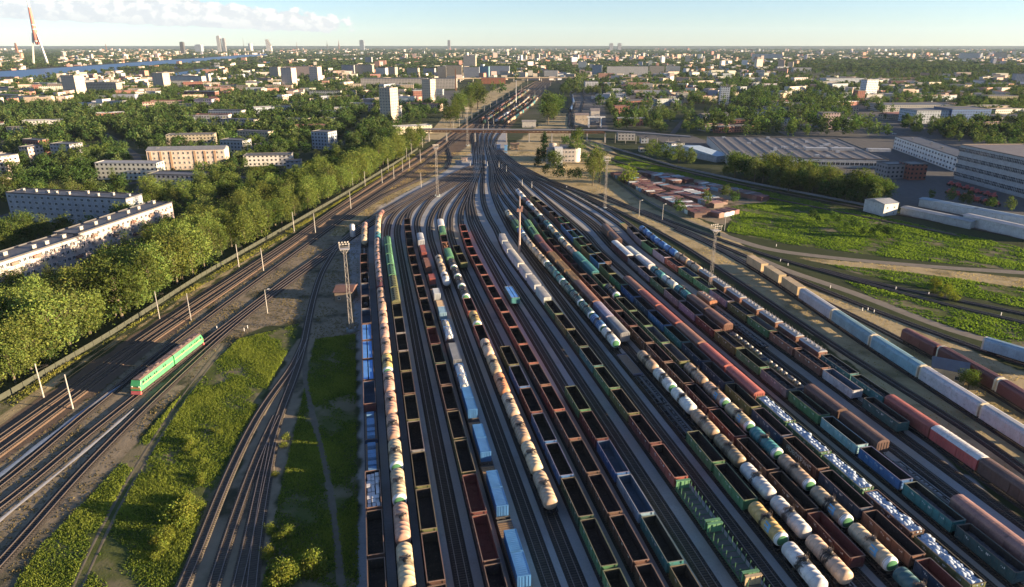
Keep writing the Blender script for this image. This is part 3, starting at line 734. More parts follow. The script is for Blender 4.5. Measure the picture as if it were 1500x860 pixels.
def train(track, anchor, phrase, items, group=None, px=None, lod=265, simple_label=None):
    """items from the near end: 'kind:colour:load:note'; '+12' leaves a gap of 12 m; '@180' re-anchors on yard station 180"""
    P=PATH[track]; a=P.arc_px(anchor) if px else P.arc_s(anchor); num=0; group=group or ('wagons of '+phrase)
    its=[]
    for it in items.split():
        if '*' in it: b,m=it.split('*'); its+= [b]*int(m)
        else: its.append(it)
    for it in its:
        if it[0]=='+': a+=float(it[1:]); continue
        if it[0]=='@': a=P.arc_s(float(it[1:])); continue
        q=it.split(':'); k=q[0]; c=q[1] if len(q)>1 else 'grey'; load=q[2] if len(q)>2 else ''; L=LEN[k]
        x,y=P.at(a+L/2); rz=P.head(a+.12*L,a+.88*L); far=math.hypot(x,y)>lod; num+=1
        col=jit(COLR[c]); kind=k
        if far and k in('g','t') or (lod==0 and k=='b'): kind=k+'_far'
        cs={'body':col,'barrel':(*col,.25 if 'd' in q[3:] else 1.0),'weld_band':(*col,1),'deck':col,'door':col,'roof':tuple(v*.9+.02 for v in col),'roof_walk':col}
        if k in ('t','te','tl'):
            al={'d':.0,'c':1.0}.get(q[3] if len(q)>3 else '',random.choice((.0,.1,.3,.45))); cs['barrel']=(*col,al); cs['weld_band']=(*(v*.75 for v in col),1)
            if 'G' in q[3:]: cs['end_cap']=(.05,.3,.22)
        if k=='g':
            rv=random.uniform(.75,1.15); cs['top_rim']=tuple((v*.45+w_*.55)*rv for v,w_ in zip(col,(.26,.17,.11)))
            ic={'i':(.16,.045,.035),'b':(.05,.1,.17),'p':(.12,.13,.15)}.get(load,jit((.038,.033,.03),.3)); cs['interior']=ic
            if load=='i': load='';
            if load in('b','p'): load=''
        if k=='s': cs['deck']=(.1,.095,.085); cs['bulkhead']=COLR['lgreen'] if c=='green' else COLR['tan']
        if k=='h': cs['roof']=tuple(min(.8,v*1.15) for v in col)
        if k in('r','R'): cs['roof']=(.4,.38,.34)
        if k=='w': cs['roof']=tuple(v*1.05 for v in col)
        if k=='o': cs['roof']=(.42,.42,.42) if c!='orange' else col
        if k=='a': cs['roof']=tuple(v*.9 for v in col); cs['end_wall']=(.55,.5,.38)
        if k=='b' or k=='B' or k=='BB': cs['roof']=tuple(v*1.05+.01 for v in col)
        if load=='W': cs['roof']=(.6,.6,.6); load=''
        label='%s %s, %s from near end of %s'%(cword(c),KW[k][0],ORD[num-1],phrase)
        proto(kind).put((x,y,ZR),rz,label,KW[k][1],group,cs)
        on='on' if k in 'fFks' else 'in'; where='the %s wagon of %s'%(ORD[num-1],phrase)
        if load=='coal': put_load('coal_heap',heap('coal'),(x,y,ZR),rz,'black coal heap filling '+where,'coal','coal loads')
        elif load=='scrap': put_load('scrap_heap',heap('scrap'),(x,y,ZR),rz,'jagged rusty scrap heap in '+where,'scrap','scrap loads')
        elif load=='gravel': put_load('gravel_heap',heap('gravel'),(x,y,ZR),rz,'dark gravel heap in '+where,'gravel','gravel loads')
        elif load=='tarp': put_load('sheeted_load',TARP,(x,y,ZR-.02),rz,'bright blue sheeted load in '+where,'sheeted load','blue sheeted loads',(.02,.23,.66))
        elif load=='bundle': put_load('wrapped_bundles',BUND,(x,y,ZR),rz,'pale blue wrapped bundles heaped in '+where,'bundles')
        elif load=='shiny': put_load('wrapped_coil',COIL,(*loc_off(x,y,rz,0,1.5),ZR+1.25),rz,'shiny metal coil lying in '+where,'coil','metal coils in the leftmost train')
        elif load=='bags':
            r=random.Random(num)
            for i in range(13):
                for j in range(3):
                    dx=-.78+j*.78+r.uniform(-.06,.06); dy=-5.75+i*.96+r.uniform(-.08,.08); X,Y=loc_off(x,y,rz,dx,dy)
                    o=put_load('bulk_bag',BAG,(X,Y,ZR+2.75+r.uniform(-.12,.2)),rz+r.uniform(-.5,.5),'white bulk bag packed among others in '+where,'bulk bag','white bulk bags in the open gondolas'); s_=r.uniform(.95,1.15); o.scale=(s_*1.1,s_*1.2,s_*r.uniform(.8,1.1))
            put_load('bag_layer',MB().box(-1.4,1.4,-6.2,6.2,1.3,2.76).mesh('bag_layer',[M['bag']]),(x,y,ZR),rz,'white lower layer of stacked bags filling '+where,'bags')
        elif load=='logs':
            for i,dy in enumerate((-4.15,0,4.15)):
                put_load('log_stack',LOGS,(*loc_off(x,y,rz,0,dy),ZR+1.4),rz,'%s stack of brown logs in %s'%(('near','middle','far')[i],where),'log stack','stacks of logs')
        elif load=='logs2':
            for i,dy in enumerate((-4.15,0,4.15)):
                o=put_load('log_stack',LOGS,(*loc_off(x,y,rz,0,dy),ZR+2.15),rz,'%s stack of brown logs rising from %s'%(('near','middle','far')[i],where),'log stack','stacks of logs')
        elif load=='crates':
            for i,dy in enumerate((-5.2,-2.9,0,1.6,4.8)):
                put_load('crate',CRATE,(*loc_off(x,y,rz,0,dy),ZR+1.36),rz,'blue crate, %s along %s'%(ORD[i],where),'crate','blue crates on the flat wagons',(.08,.27,.52))
        elif load=='coils':
            for i,dy in enumerate((-7.4,-5.2,-4.0,-1.0,1.4,4.0,6.6) if num%2 else (-7.0,-5.0,-2.2,.4,1.8,4.6,7.2)):
                put_load('steel_coil',COIL,(*loc_off(x,y,rz,0,dy),ZR+1.2),rz,'grey steel coil, %s along %s'%(ORD[i],where),'steel coil','steel coils on the flat wagons')
        elif load=='lumber': put_load('sheeted_crate_stack',LUMB,(x,y,ZR),rz,'tan sheeted stack of crates on '+where,'crate stack','tan stacks on flat wagons',jit(COLR['tan'],.08))
        elif load.startswith('c'):          # containers: c20=blue+blue, c40=grey ...
            ck,cc=load.split('='); cl=cc.split(',')
            n=len(cl); 
            for i,cn in enumerate(cl):
                if ck=='c20': dy=-L/2+.9+3.05+6.25*i
                elif ck=='c40': dy=-L/2+.8+6.1
                else: dy=-L/2+.7+3.1+6.6*i
                lf=jit((.01,.16,.42) if cn=='blue' else COLR[cn],.08); nm={'c20':'c20','c40':'c40','ct':'tc'}[ck]
                X,Y=loc_off(x,y,rz,0,dy)
                if nm=='tc': proto(nm).put((X,Y,ZR+1.34),rz,'%s tank container, %s one on %s'%(cword(cn),('near','far')[i],where),'tank container','tank containers on flat wagons',{'barrel':lf,'frame':COLR['blue']})
                else: proto(nm).put((X,Y,ZR+1.36),rz,'%s %s container, %s one on %s'%(cword(cn),'short' if ck=='c20' else 'long',('near','far','third')[i] if n>1 else 'only',where),'container','shipping containers on flat wagons',{'shell':lf,'door':tuple(v*.9 for v in lf)})
        a+=L
train(1,88.9,'the leftmost grass side train','g:brown g:brown::x g:rust:bundle f:navy:crates f:navy:crates g:maroon:b g:brown:tarp g:brown:tarp g:rust:tarp g:brown:b g:grey:shiny g:brown:b g:grey:shiny g:rust g:rust k:darkgrey @319 t:cream t:beige t:pink')
train(2,82,'the pink tank train','te:yellow:: t:cream t:pink::c te:cream te:cream t:pink t:pink t:pink te:yellow t:pink*5 t:maroon t:pink*5 t:teal t:cream t:cream t:beige t:rust')
train(3,80.4,'the green hopper train','g:brown g:brown g:olive g:olive g:grey g:olive g:brown g:olive g:grey g:grey g:olive h:olive h:olive h:green h:lgreen h:green h:green')
train(5,83.7,'the rust rimmed gondola train','g:brown g:brown:i g:maroon:i g:olive g:olive g:brown g:brown g:dgreen g:maroon:i g:olive g:brown*10')
train(6,72.2,'the blue container train','F:darkgrey:c20=tan,tan F:darkgrey:c20=blue,blue F:darkgrey:c20=blue,blue F:darkgrey:c20=blue,blue F:darkgrey:c20=blue,blue @165.2 f:darkgrey:ct=white,white @180.4 F:darkgrey:c40=grey @199.6 F:darkgrey:ct=white,cream @218.2 F:darkgrey:c20=lblue,tan f:darkgrey:c20=lgrey @255.5 f:darkgrey:c20=red @272 F:darkgrey:c40=rust @292.4 F:darkgrey:c40=red w:lgrey')
train(7,253,'the short cream tank train','t:white t:cream::d t:cream',lod=300)
train(8,111.6,'the mixed cream tank train','t:cream t:cream t:beige t:cream t:orange t:beige t:cream @194 g:red te:yellow:: g:red @234.8 te:black::c te:black::c te:black::c te:black::c w:green @296 g:rust:scrap g:rust w:green w:white',lod=290)
train(9,78.7,'the olive and blue gondolas','g:green g:green g:dgreen g:blue g:blue g:maroon g:blue g:olive @276.4 g:olive g:olive',lod=290)
train(10,78.8,'the long red gondola train','g:brown g:brown::x g:brown g:brown g:rust g:red g:rust g:red*12',lod=290)
train(11,77.5,'the short teal gondola train','g:olive g:teal g:lblue:b g:blue:b g:maroon g:green @230 g:teal:tarp')
train(13,72.6,'the white box wagon train','s:dgreen s:green s:green g:red g:maroon g:olive g:green g:teal g:dgreen g:olive g:green r:white r:lgrey r:white R:white r:white r:white',lod=290)
train(15,81.3,'the skeleton flat tank train','t:white::d tl:yellow g:green g:green k:darkgrey k:darkgrey f:lilac @185.4 te:white te:blue te:dteal te:dteal t:dteal te:teal t:dteal te:cream t:cream t:cream t:grey te:blue h:green @345 t:black t:cream',lod=290)
train(16,82.3,'the log wagon train','t:cream::d t:white t:white t:beige t:beige t:white te:white t:beige::d @190.3 w:grey w:lilac BB:rust @242.2 g:brown:logs2 g:brown:logs2 g:brown:logs2 b:maroon b:maroon h:green h:lgreen',lod=290)
train(17,86.5,'the long brown gondola train','g:maroon:i g:brown g:brown g:red g:maroon g:brown g:brown g:brown g:maroon g:brown g:brown g:maroon g:brown g:maroon g:maroon g:brown g:dgreen g:brown g:navy g:dgreen g:brown g:dgreen',lod=270)
train(18,71.8,'the painted logo tank train','t:dteal tl:cream tl:cream te:beige te:teal tl:cream tl:beige t:beige @168.8 g:olive:p g:green:p g:green g:green @226.6 te:black::c g:green w:teal w:teal t:beige t:cream te:dteal t:cream te:teal t:black te:cream t:grey te:white t:maroon te:white t:white',lod=290)
train(19,71.1,'the navy brown gondola train','g:navy:i g:rust g:navy g:brown g:navy g:olive g:navy g:navy g:teal g:blue g:navy g:blue g:green g:olive g:blue g:olive g:green g:blue g:blue g:maroon g:brown g:navy g:brown g:olive',lod=270)
train(20,76.9,'the bulk bag train','g:olive:bags g:brown:bags g:green:bags g:green:bags g:green:bags B:red B:red B:rust B:red B:red B:rust @266.7 g:brown g:dteal g:brown g:green g:maroon g:green',lod=290)
train(21,78,'the blue teal gondola train','g:dteal:gravel g:teal:gravel g:blue g:lblue g:green:gravel g:grey:coal g:green g:olive:gravel g:maroon g:lilac g:grey g:green g:lilac g:grey BB:maroon:W',lod=290)
train(22,75,'the boxcar and coil train','BB:pinkbrown k:darkgrey @119 b:brown b:brown @150.5 F:navy:coils F:navy:coils @191.3 b:rust b:brown t:teal t:white t:teal w:white w:lgrey @297.8 b:brown b:brown',lod=300)
train(23,178.5,'the track beside brown boxcars','k:darkgrey k:darkgrey o:orange')
train(24,126.5,'the lilac green gondola train','g:dteal:gravel @143.6 g:lgrey:b g:rust:coal g:rust:coal g:green:p g:olive:coal g:lilac:coal g:green:coal g:green:b g:red:coal g:lilac g:green g:grey g:grey f:green',lod=290)
train(25,80,'the rightmost yard train','b:brown b:brown @108.8 b:brightred:W @122.8 B:red @138.8 g:teal:coal g:teal:coal o:rust*7 t:cream t:beige t:blue t:blue t:blue t:blue',lod=300)
train('R27',(1552,688),'the long car carrier row','a:lgrey a:lgrey a:lblue a:lblue a:lgrey f:brown:lumber f:brown:lumber f:brown:lumber',px=True)
train('R28',(1560,640),'the maroon wagon row','a:maroon a:maroon b:maroon',px=True)
train('R29',(1562,552),'the far right siding','a:lblue',px=True)
# distant trains beyond the pipe bridge
def far_train(tr, px, n, pal, phrase, gp):
    train(tr,px,phrase,' '.join('%s:%s'%(random.choice('tttb') if gp==0 else random.choice('ggb'),random.choice(pal)) for _ in range(n)),px=True,lod=0)
far_train('F0',(703,180),44,['rust','brown','maroon','brown','grey'],'the far main line train',1)
far_train('F1',(709,182),44,['olive','brown','dgreen','rust','grey'],'the second far train',1)
far_train('F3',(728,181),32,['lgrey','cream','olive','beige','rust'],'the third far train',0)
far_train('F4',(737,182),32,['brown','rust','dteal','dgreen'],'the fourth far train',1)
far_train('F5',(746,183),32,['cream','beige','brown','teal'],'the fifth far train',0)
far_train('F7',(834,164),24,['black','navy','black','blue','blue'],'the far curved dark train',0)
# locomotive
lp=loco_section(); P=PATH['M4']; a=P.arc_px((203,580)); 
for i in (0,1):
    x,y=P.at(a+8.3+i*16.7); rz=P.head(a+i*16.7+1,a+i*16.7+15.6)
    lp.put((x,y,ZR),rz+(math.pi if i else 0),('green twin diesel locomotive, near half facing the viewer','green twin diesel locomotive, far half facing away')[i],'locomotive','two halves of the green locomotive')
# lettering on the brown gondola
def text_mesh(txt,size):
    cu=bpy.data.curves.new('letters','FONT'); cu.body=txt; cu.size=size; cu.extrude=.004; cu.align_x='CENTER'
    o=bpy.data.objects.new('letters',cu); COL.objects.link(o); dg=bpy.context.evaluated_depsgraph_get(); me=bpy.data.meshes.new_from_object(o.evaluated_get(dg)); bpy.data.objects.remove(o); me.materials.clear(); me.materials.append(M['white']); return me
def letter(track, s, txt, size, side=-1, z=2.0, x=1.63, dy=0):
    tgt=None; best=9e9; q=PATH[track].at(PATH[track].arc_s(s))
    for o in SC.objects:
        if o.type=='EMPTY' and 'category' in o:
            d=(o.location.x-q[0])**2+(o.location.y-q[1])**2
            if d<best: best=d; tgt=o
    me=text_mesh(txt,size); o=ob('lettering',me,tgt); o.rotation_euler=(math.pi/2,0,-math.pi/2 if side<0 else math.pi/2); o.location=(side*x,dy,z)
letter(19,119.6,'НОВОТРАНС',1.5,z=1.75)
letter(18,89.8,'ЛАТНЕФТЬ'[:3],.01,z=2,x=1.6) if False else None
# ------------------------------------------------------------------ ground
def inpoly(X,Y,poly):
    r=np.zeros(X.shape,bool); n=len(poly)
    for i in range(n):
        x1,y1=poly[i]; x2,y2=poly[(i+1)%n]
        c=((y1>Y)!=(y2>Y)); 
        with np.errstate(divide='ignore',invalid='ignore'): xi=(x2-x1)*(Y-y1)/(y2-y1+1e-12)+x1
        r^=c&(X<xi)
    return r
def PXP(pts): return [G(*p) for p in pts]
Z={}
Z['gravel']=[PXP([(520,960),(528,620),(522,490),(510,350),(560,300),(640,258),(690,226),(698,190),(742,190),(745,232),(775,257),(840,284),(905,317),(1000,384),(1110,455),(1250,560),(1420,700),(1620,860),(2300,1330),(2300,1500),(500,1500)])]
Z['dry']=[PXP([(765,203),(790,182),(815,172),(836,172),(832,200)]),PXP([(612,212),(655,165),(735,126),(775,113),(768,120),(692,170),(650,202)]),PXP([(737,222),(765,203),(880,205),(930,250),(985,300),(1060,340),(1120,383),(1180,420),(1330,475),(1600,585),(2200,830),(2300,1330),(1620,860),(1330,600),(1190,490),(1080,408),(960,333),(850,288),(775,260)]),PXP([(625,222),(690,196),(697,226),(640,258),(560,298),(500,345),(480,345),(560,285)]),
 PXP([(1160,376),(1350,392),(1600,418),(1600,436),(1400,416),(1250,395)]),PXP([(-20,614),(0,602),(160,505),(300,415),(500,300),(610,228),(612,234),(540,276),(400,360),(250,452),(110,540),(-20,640)])]
Z['green']=[PXP([(437,475),(350,497),(255,590),(185,670),(120,740),(60,800),(20,860),(-20,930),(225,930),(285,800),(345,690),(395,560),(432,497)]),PXP([(462,497),(520,490),(526,960),(370,960),(400,770),(428,650),(448,560)]),
 PXP([(905,226),(985,247),(1090,273),(1250,308),(1400,342),(1600,385),(1600,408),(1300,377),(1150,357),(1064,339),(1072,322),(1066,303),(1125,296),(1118,285),(1030,264),(930,251),(893,240)]),PXP([(1210,387),(1350,401),(1600,436),(1600,472),(1400,432),(1270,404)]),PXP([(1240,412),(1600,500),(1600,540),(1300,450)]),PXP([(-60,640),(0,592),(160,497),(300,408),(500,293),(605,226),(612,230),(540,270),(420,345),(250,445),(110,530),(0,610),(-60,655)])]
Z['dark']=[PXP([(-120,740),(0,622),(200,488),(300,424),(425,350),(560,260),(650,202),(705,172),(795,116),(812,117),(752,182),(735,200),(700,203),(640,250),(560,290),(440,358),(300,452),(130,585),(-60,725)])]
Z['dirt']=[PXP([(896,250),(935,252),(1030,264),(1118,284),(1125,296),(1066,303),(1072,322),(1060,330),(1030,322),(960,292)]),PXP([(-120,770),(130,585),(300,452),(440,358),(560,290),(640,250),(500,345),(460,392),(345,480),(300,520),(200,600),(100,700),(-60,890)]),PXP([(300,512),(400,437),(490,350),(525,345),(526,492),(460,497),(437,474),(385,478),(345,498),(240,600),(180,670),(100,770),(40,860),(-10,930),(-120,930),(-60,850),(60,750),(180,620)]),PXP([(225,930),(290,800),(350,690),(400,560),(435,495),(462,495),(446,560),(426,650),(398,770),(368,960)])]
Z['paved']=[PXP([(885,190),(1000,215),(1110,245),(1290,296),(1600,362),(1600,210),(1400,170),(1290,140),(1240,150),(1200,190),(1050,205),(960,195)]),PXP([(830,118),(880,120),(890,190),(845,186),(838,150)]),PXP([(520,130),(670,134),(735,150),(640,160),(600,150)])]
CITY=lambda X,Y: None
xs=np.concatenate([-np.geomspace(40000,261,46),np.arange(-260,331,1.7),np.geomspace(332,40000,46)])
ys=np.concatenate([[-3000,-200],np.arange(24,480,1.7),np.geomspace(482,42000,90)])
GX,GY=np.meshgrid(xs,ys); 
def zone(n):
    r=np.zeros(GX.shape,np.float32)
    for p in Z[n]: r=np.maximum(r,inpoly(GX,GY,p))
    for _ in range(2):
        q=r.copy(); q[1:-1,1:-1]=(r[1:-1,1:-1]*4+r[:-2,1:-1]+r[2:,1:-1]+r[1:-1,:-2]+r[1:-1,2:])/8; r=q
    return r
Vg=np.stack([GX.ravel(),GY.ravel(),np.zeros(GX.size)],1)
nx=len(xs); ny=len(ys); I=np.arange(nx*ny).reshape(ny,nx)
Fq=np.stack([I[:-1,:-1],I[:-1,1:],I[1:,1:],I[1:,:-1]],-1).reshape(-1,4)
gm=bpy.data.meshes.new('ground'); gm.vertices.add(len(Vg)); gm.vertices.foreach_set('co',Vg.astype(np.float32).ravel())
gm.loops.add(Fq.size); gm.loops.foreach_set('vertex_index',Fq.astype(np.int32).ravel()); gm.polygons.add(len(Fq)); gm.polygons.foreach_set('loop_start',np.arange(0,Fq.size,4,dtype=np.int32))
try: gm.polygons.foreach_set('loop_total',np.full(len(Fq),4,dtype=np.int32))
except Exception: pass
for nm,tr in (('zone_a',('gravel','green','dry')),('zone_b',('dark','dirt','paved'))):
    a=gm.color_attributes.new(nm,'FLOAT_COLOR','POINT'); c=np.ones((len(Vg),4),np.float32)
    for i,t in enumerate(tr): c[:,i]=zone(t).ravel()
    a.data.foreach_set('color',c.ravel())
gm.update(calc_edges=True)
m,nt,out=newmat('ground'); N=NT(nt); tc=N.n('TexCoord'); P_=tc.outputs['Object']
za=N.n('Attribute',attribute_name='zone_a'); zb=N.n('Attribute',attribute_name='zone_b')
sa=N.n('SeparateColor'); N.l(za.outputs['Color'],sa.inputs[0]); sb=N.n('SeparateColor'); N.l(zb.outputs['Color'],sb.inputs[0])
n1=N.noise(P_,.02,4); n2=N.noise(P_,.25,4); n3=N.noise(P_,2.2,4); n4=N.noise(P_,.0016,5,.6); n5=N.noise(P_,.07,4,.6)
def zf(s,k=.55): return N.step(N.math('ADD',s,N.math('MULTIPLY',N.math('SUBTRACT',N.math('ADD',N.math('MULTIPLY',n2,.6),N.math('MULTIPLY',n5,.4)),.5),k*2)),.3,.7)
base=N.mix(n5,(.022,.035,.014),(.06,.07,.03)); base=N.mix(N.step(n4,.5,.62),base,N.mix(n5,(.05,.055,.04),(.1,.1,.085)))
dirt=N.mix(n2,(.16,.13,.09),(.3,.25,.175)); dirt=N.mix(N.step(n5,.5,.68),dirt,N.mix(n3,(.035,.035,.028),(.07,.075,.04)))
grav=N.mix(n3,(.23,.24,.25),(.37,.38,.39)); grav=N.mix(N.step(n5,.46,.74),grav,N.mix(n3,(.16,.165,.17),(.26,.262,.265))); grav=N.mix(N.math('MULTIPLY',N.step(n1,.42,.62),.8),grav,N.mix(n2,(.3,.27,.22),(.44,.38,.31)))
green=N.mix(n2,(.04,.06,.015),(.11,.125,.04)); green=N.mix(N.step(n5,.46,.62),green,N.mix(n2,(.13,.115,.07),(.2,.175,.11)))
dry=N.mix(n2,(.3,.24,.135),(.46,.375,.22)); dry=N.mix(N.step(n5,.48,.66),dry,N.mix(n2,(.13,.12,.06),(.26,.21,.12)))
dark=N.mix(n3,(.08,.06,.046),(.18,.132,.095)); dark=N.mix(N.step(n5,.5,.75),dark,(.12,.085,.06))
pav=N.mix(n2,(.08,.08,.082),(.15,.148,.145))
c=N.mix(zf(sb.outputs[2]),base,pav); c=N.mix(zf(sb.outputs[1]),c,dirt); c=N.mix(zf(sa.outputs[2]),c,dry); c=N.mix(zf(sa.outputs[1]),c,green); c=N.mix(zf(sb.outputs[0]),c,dark); c=N.mix(zf(sa.outputs[0],.4),c,grav)
bs=N.bsdf(c,.95,.1,bump=N.math('ADD',n3,N.math('MULTIPLY',n2,2.0)),bstr=.5,bdist=.12); N.l(bs.outputs[0],out.inputs[0]); gm.materials.append(m)
tag(ob('ground',gm),kind='structure')
def ribbon(name, px, w, mat, z, kind='structure', sig=8, off=0):
    P=smooth([G(*p) for p in px],sig,3.0); T=np.gradient(P,axis=0); T/=np.linalg.norm(T,axis=1)[:,None]; Nn=np.stack([T[:,1],-T[:,0]],1); P=P+Nn*off
    ww=np.interp(np.linspace(0,1,len(P)),np.linspace(0,1,len(w)),w) if hasattr(w,'__len__') else np.full(len(P),w)
    V=[];F=[]
    for i in range(len(P)):
        for a in (-1,-.33,.33,1): V.append((P[i,0]+Nn[i,0]*a*ww[i]/2,P[i,1]+Nn[i,1]*a*ww[i]/2,z if abs(a)<1 else z-.02))
    for i in range(len(P)-1):
        for j in range(3): q=i*4+j; F.append((q,q+4,q+5,q+1))
    me=bpy.data.meshes.new(name); me.from_pydata(V,[],F); me.materials.append(mat); me.update(); return tag(ob(name,me),kind=kind)
ASPH=simple('asphalt',(.075,.075,.078),.9,.2,var=.25,scale=.5); PATHM=simple('dusty_road',(.2,.18,.15),.95,.1,var=.3,scale=.35); DIRTP=simple('dirt_path',(.14,.125,.095),.95,.1,var=.4,scale=.5)
ribbon('road',[(873,248),(900,262),(940,292),(1000,322),(1060,345),(1120,365),(1160,371),(1250,381),(1380,392),(1600,406)],5.2,PATHM,.035)
ribbon('path',[(1110,378),(1150,396),(1200,412),(1260,432),(1330,460),(1400,487),(1500,512),(1600,540)],4.6,PATHM,.03)
for o_ in (-.8,.8): ribbon('path',[(330,503),(285,560),(240,625),(190,705),(150,780),(112,860),(85,930)],(.5,.8,.4,.7,.6,.8,.5,.7),DIRTP,.03,off=o_)
ribbon('path',[(446,500),(447,560),(460,620),(474,665),(487,740),(497,810),(503,900)],1.6,DIRTP,.03)
ribbon('path',[(-60,815),(0,762),(100,683),(160,632),(196,600)],(.5,1.3,.7,1.1,.4,1.2,.6,1.0,.3),simple('white_ballast',(.45,.44,.42),.9,var=.3,scale=2),.26)
ribbon('path',[(-30,722),(60,650),(120,604),(176,566)],(.6,1.5,.9,1.7,.6,1.4,.8,1.3,.2),simple('shade_blue_ballast',(.2,.25,.32),.9,var=.4,scale=1.5),.3)  # strip of white ballast in shade, the blue of the shade painted in
ribbon('road',[(1235,148),(1262,168),(1300,190),(1350,205),(1400,212)],9,ASPH,.03)
ribbon('road',[(840,128),(870,150),(880,190)],7,ASPH,.03)
# river
wm,nt,out=newmat('river_water'); N=NT(nt); tc=N.n('TexCoord'); nz=N.noise(tc.outputs['Object'],.05,4); bs=N.bsdf((.02,.085,.21),.4,.25,bump=nz,bstr=.6,bdist=.6); N.l(bs.outputs[0],out.inputs[0])
ROADP=[]
for w_,px in ((7,[(-60,338),(60,300),(200,266),(330,258),(432,264)]),(6,[(190,302),(214,264),(200,228),(150,192),(60,180),(-40,176)]),(6,[(432,264),(480,228),(520,197),(545,165),(520,140)]),(9,[(1235,148),(1262,168),(1300,190),(1350,205),(1400,212)]),(6,[(-40,205),(120,212),(205,228),(330,222),(430,205)]),(6,[(300,150),(420,170),(520,197)]),(7,[(900,170),(1000,178),(1070,150),(1110,128)]),(7,[(1070,150),(1180,160),(1262,168)]),(6,[(985,196),(1000,178)]),(7,[(1300,190),(1400,150),(1560,140)])):
    if px[0]!=(1235,148): ribbon('road',px,w_,ASPH,.05+.004*len(ROADP))
    ROADP.append((smooth([G(*p) for p in px],8,5),w_/2+4.5))
def sheet(name,px,mat,z,kind='structure',world=False):
    P=px if world else [G(*p) for p in px]; me=bpy.data.meshes.new(name); me.from_pydata([(x,y,z) for x,y in P],[],[tuple(range(len(P)))]); me.materials.append(mat); me.update()
    if me.polygons[0].normal.z<0: me.flip_normals()
    return tag(ob(name,me),kind=kind)
RIV=[[(-500,111),(-200,107),(0,104.5),(120,97),(219,90),(303,84.5),(360,80.5),(395,79),(396,83.5),(340,88.5),(270,97),(180,104),(95,110),(0,122),(-200,136),(-500,156)],[(245,113),(300,106),(350,100),(395,93),(396,90.5),(345,95.5),(290,101.5),(240,110)]]
for i,r in enumerate(RIV): sheet('river',r,wm,.12+.05*i)
# ------------------------------------------------------------------ grass
def tufts(name,polys,n,h,tints,kind='stuff',blades=3,w=.35,edge=None):
    P=[]
    area=[]
    for p in polys:
        a=np.array(p); x0,y0=a.min(0); x1,y1=a.max(0); x0=max(x0,-330); x1=min(x1,420); y0=max(y0,60); y1=min(y1,620); area.append((p,x0,x1,y0,y1))
    tot=sum((b-a_)*(d-c_) for _,a_,b,c_,d in area)
    for p,a_,b,c_,d in area:
        k=int(n*(b-a_)*(d-c_)/tot*2.2); x=RNG.uniform(a_,b,k); y=RNG.uniform(c_,d,k); q=inpoly(x,y,p); P.append(np.stack([x[q],y[q]],1))
    P=np.concatenate(P)
    # keep clear of tracks, roads and paths
    occ=np.zeros(len(P),bool)
    cell={}
    for o_ in ALLP:
        for x,y in o_[0]: cell.setdefault((int(x//6),int(y//6)),[]).append((x,y,o_[1]))
    for i,(x,y) in enumerate(P):
        for dx in (-1,0,1):
            for dy in (-1,0,1):
                for (a_,b,r) in cell.get((int(x//6)+dx,int(y//6)+dy),()):
                    if (a_-x)**2+(b-y)**2<r*r: occ[i]=True
    P=P[~occ]
    # patchiness
    s1=.7*np.sin(P[:,0]*.61+P[:,1]*.43+np.sin(P[:,1]*.7))+np.sin(P[:,0]*.21+np.sin(P[:,1]*.13)*2)+np.sin(P[:,1]*.17+1.3+np.sin(P[:,0]*.09)*2)+RNG.normal(0,.5,len(P))
    kk=s1>-(.8 if h<.5 and h>.4 else (1.15 if h>.4 else 1.5)); P=P[kk]; s1=s1[kk]; n=len(P); hh=h*(.3+.7*np.clip((s1+1.6)/3.4,0,1))*RNG.uniform(.5,1.3,n)
    V=np.zeros((n*blades,3,3)); T=np.zeros((n*blades,3)); t0,t1=np.array(tints[0]),np.array(tints[1])
    for b in range(blades):
        a=RNG.uniform(0,2*np.pi,n); ca,sa_=np.cos(a),np.sin(a); l=RNG.uniform(-.5,.5,(n,2))*h; c0=P+RNG.normal(0,.16,(n,2))
        V[b::blades,0]=np.stack([c0[:,0]-ca*w*.5*(h+.3),c0[:,1]-sa_*w*.5*(h+.3),np.zeros(n)],1); V[b::blades,1]=np.stack([c0[:,0]+ca*w*.5*(h+.3),c0[:,1]+sa_*w*.5*(h+.3),np.zeros(n)],1); V[b::blades,2]=np.stack([c0[:,0]+l[:,0],c0[:,1]+l[:,1],hh],1)
        k=np.clip((s1+2)/4+RNG.normal(0,.25,n),0,1)[:,None]; T[b::blades]=t0*(1-k)+t1*k
    me=np_quads(name,V,M['grass'],T,3); return tag(ob(name,me),kind=kind)
ALLP=[(PATH[k].P,2.1) for k in PATH if not str(k).startswith('F')]
def pp(px): return smooth([G(*p) for p in px],8,1.2)
ALLP+=[(pp([(330,503),(285,560),(240,625),(190,705),(150,780),(112,860),(85,930)]),1.15),(pp([(446,500),(447,560),(460,620),(474,665),(487,740),(497,810),(503,900)]),.8),(pp([(900,262),(940,292),(1000,322),(1060,345),(1120,365),(1160,371),(1250,381),(1380,392),(1600,406)]),2.8),(pp([(1110,378),(1150,396),(1200,412),(1260,432),(1330,460),(1400,487),(1500,512),(1600,540)]),2.4)]
tufts('grass',Z['green'][:2],80000,.44,[(.055,.11,.018),(.25,.29,.055)],w=.4)
tufts('grass',Z['green'][2:5],100000,.58,[(.07,.15,.022),(.21,.3,.055)],w=.6)
tufts('grass',[Z['green'][5]],50000,.7,[(.11,.14,.03),(.3,.28,.07)],w=.6)
tufts('dry_grass',Z['dry'][2:3]+Z['dry'][4:],50000,.26,[(.36,.28,.14),(.6,.48,.25)],w=.45)
tufts('dry_grass',[Z['dry'][3]],12000,.26,[(.34,.27,.14),(.58,.46,.24)],w=.45)
tufts('weeds',Z['dirt'][1:3],26000,.28,[(.12,.1,.05),(.24,.2,.1)],w=.6)
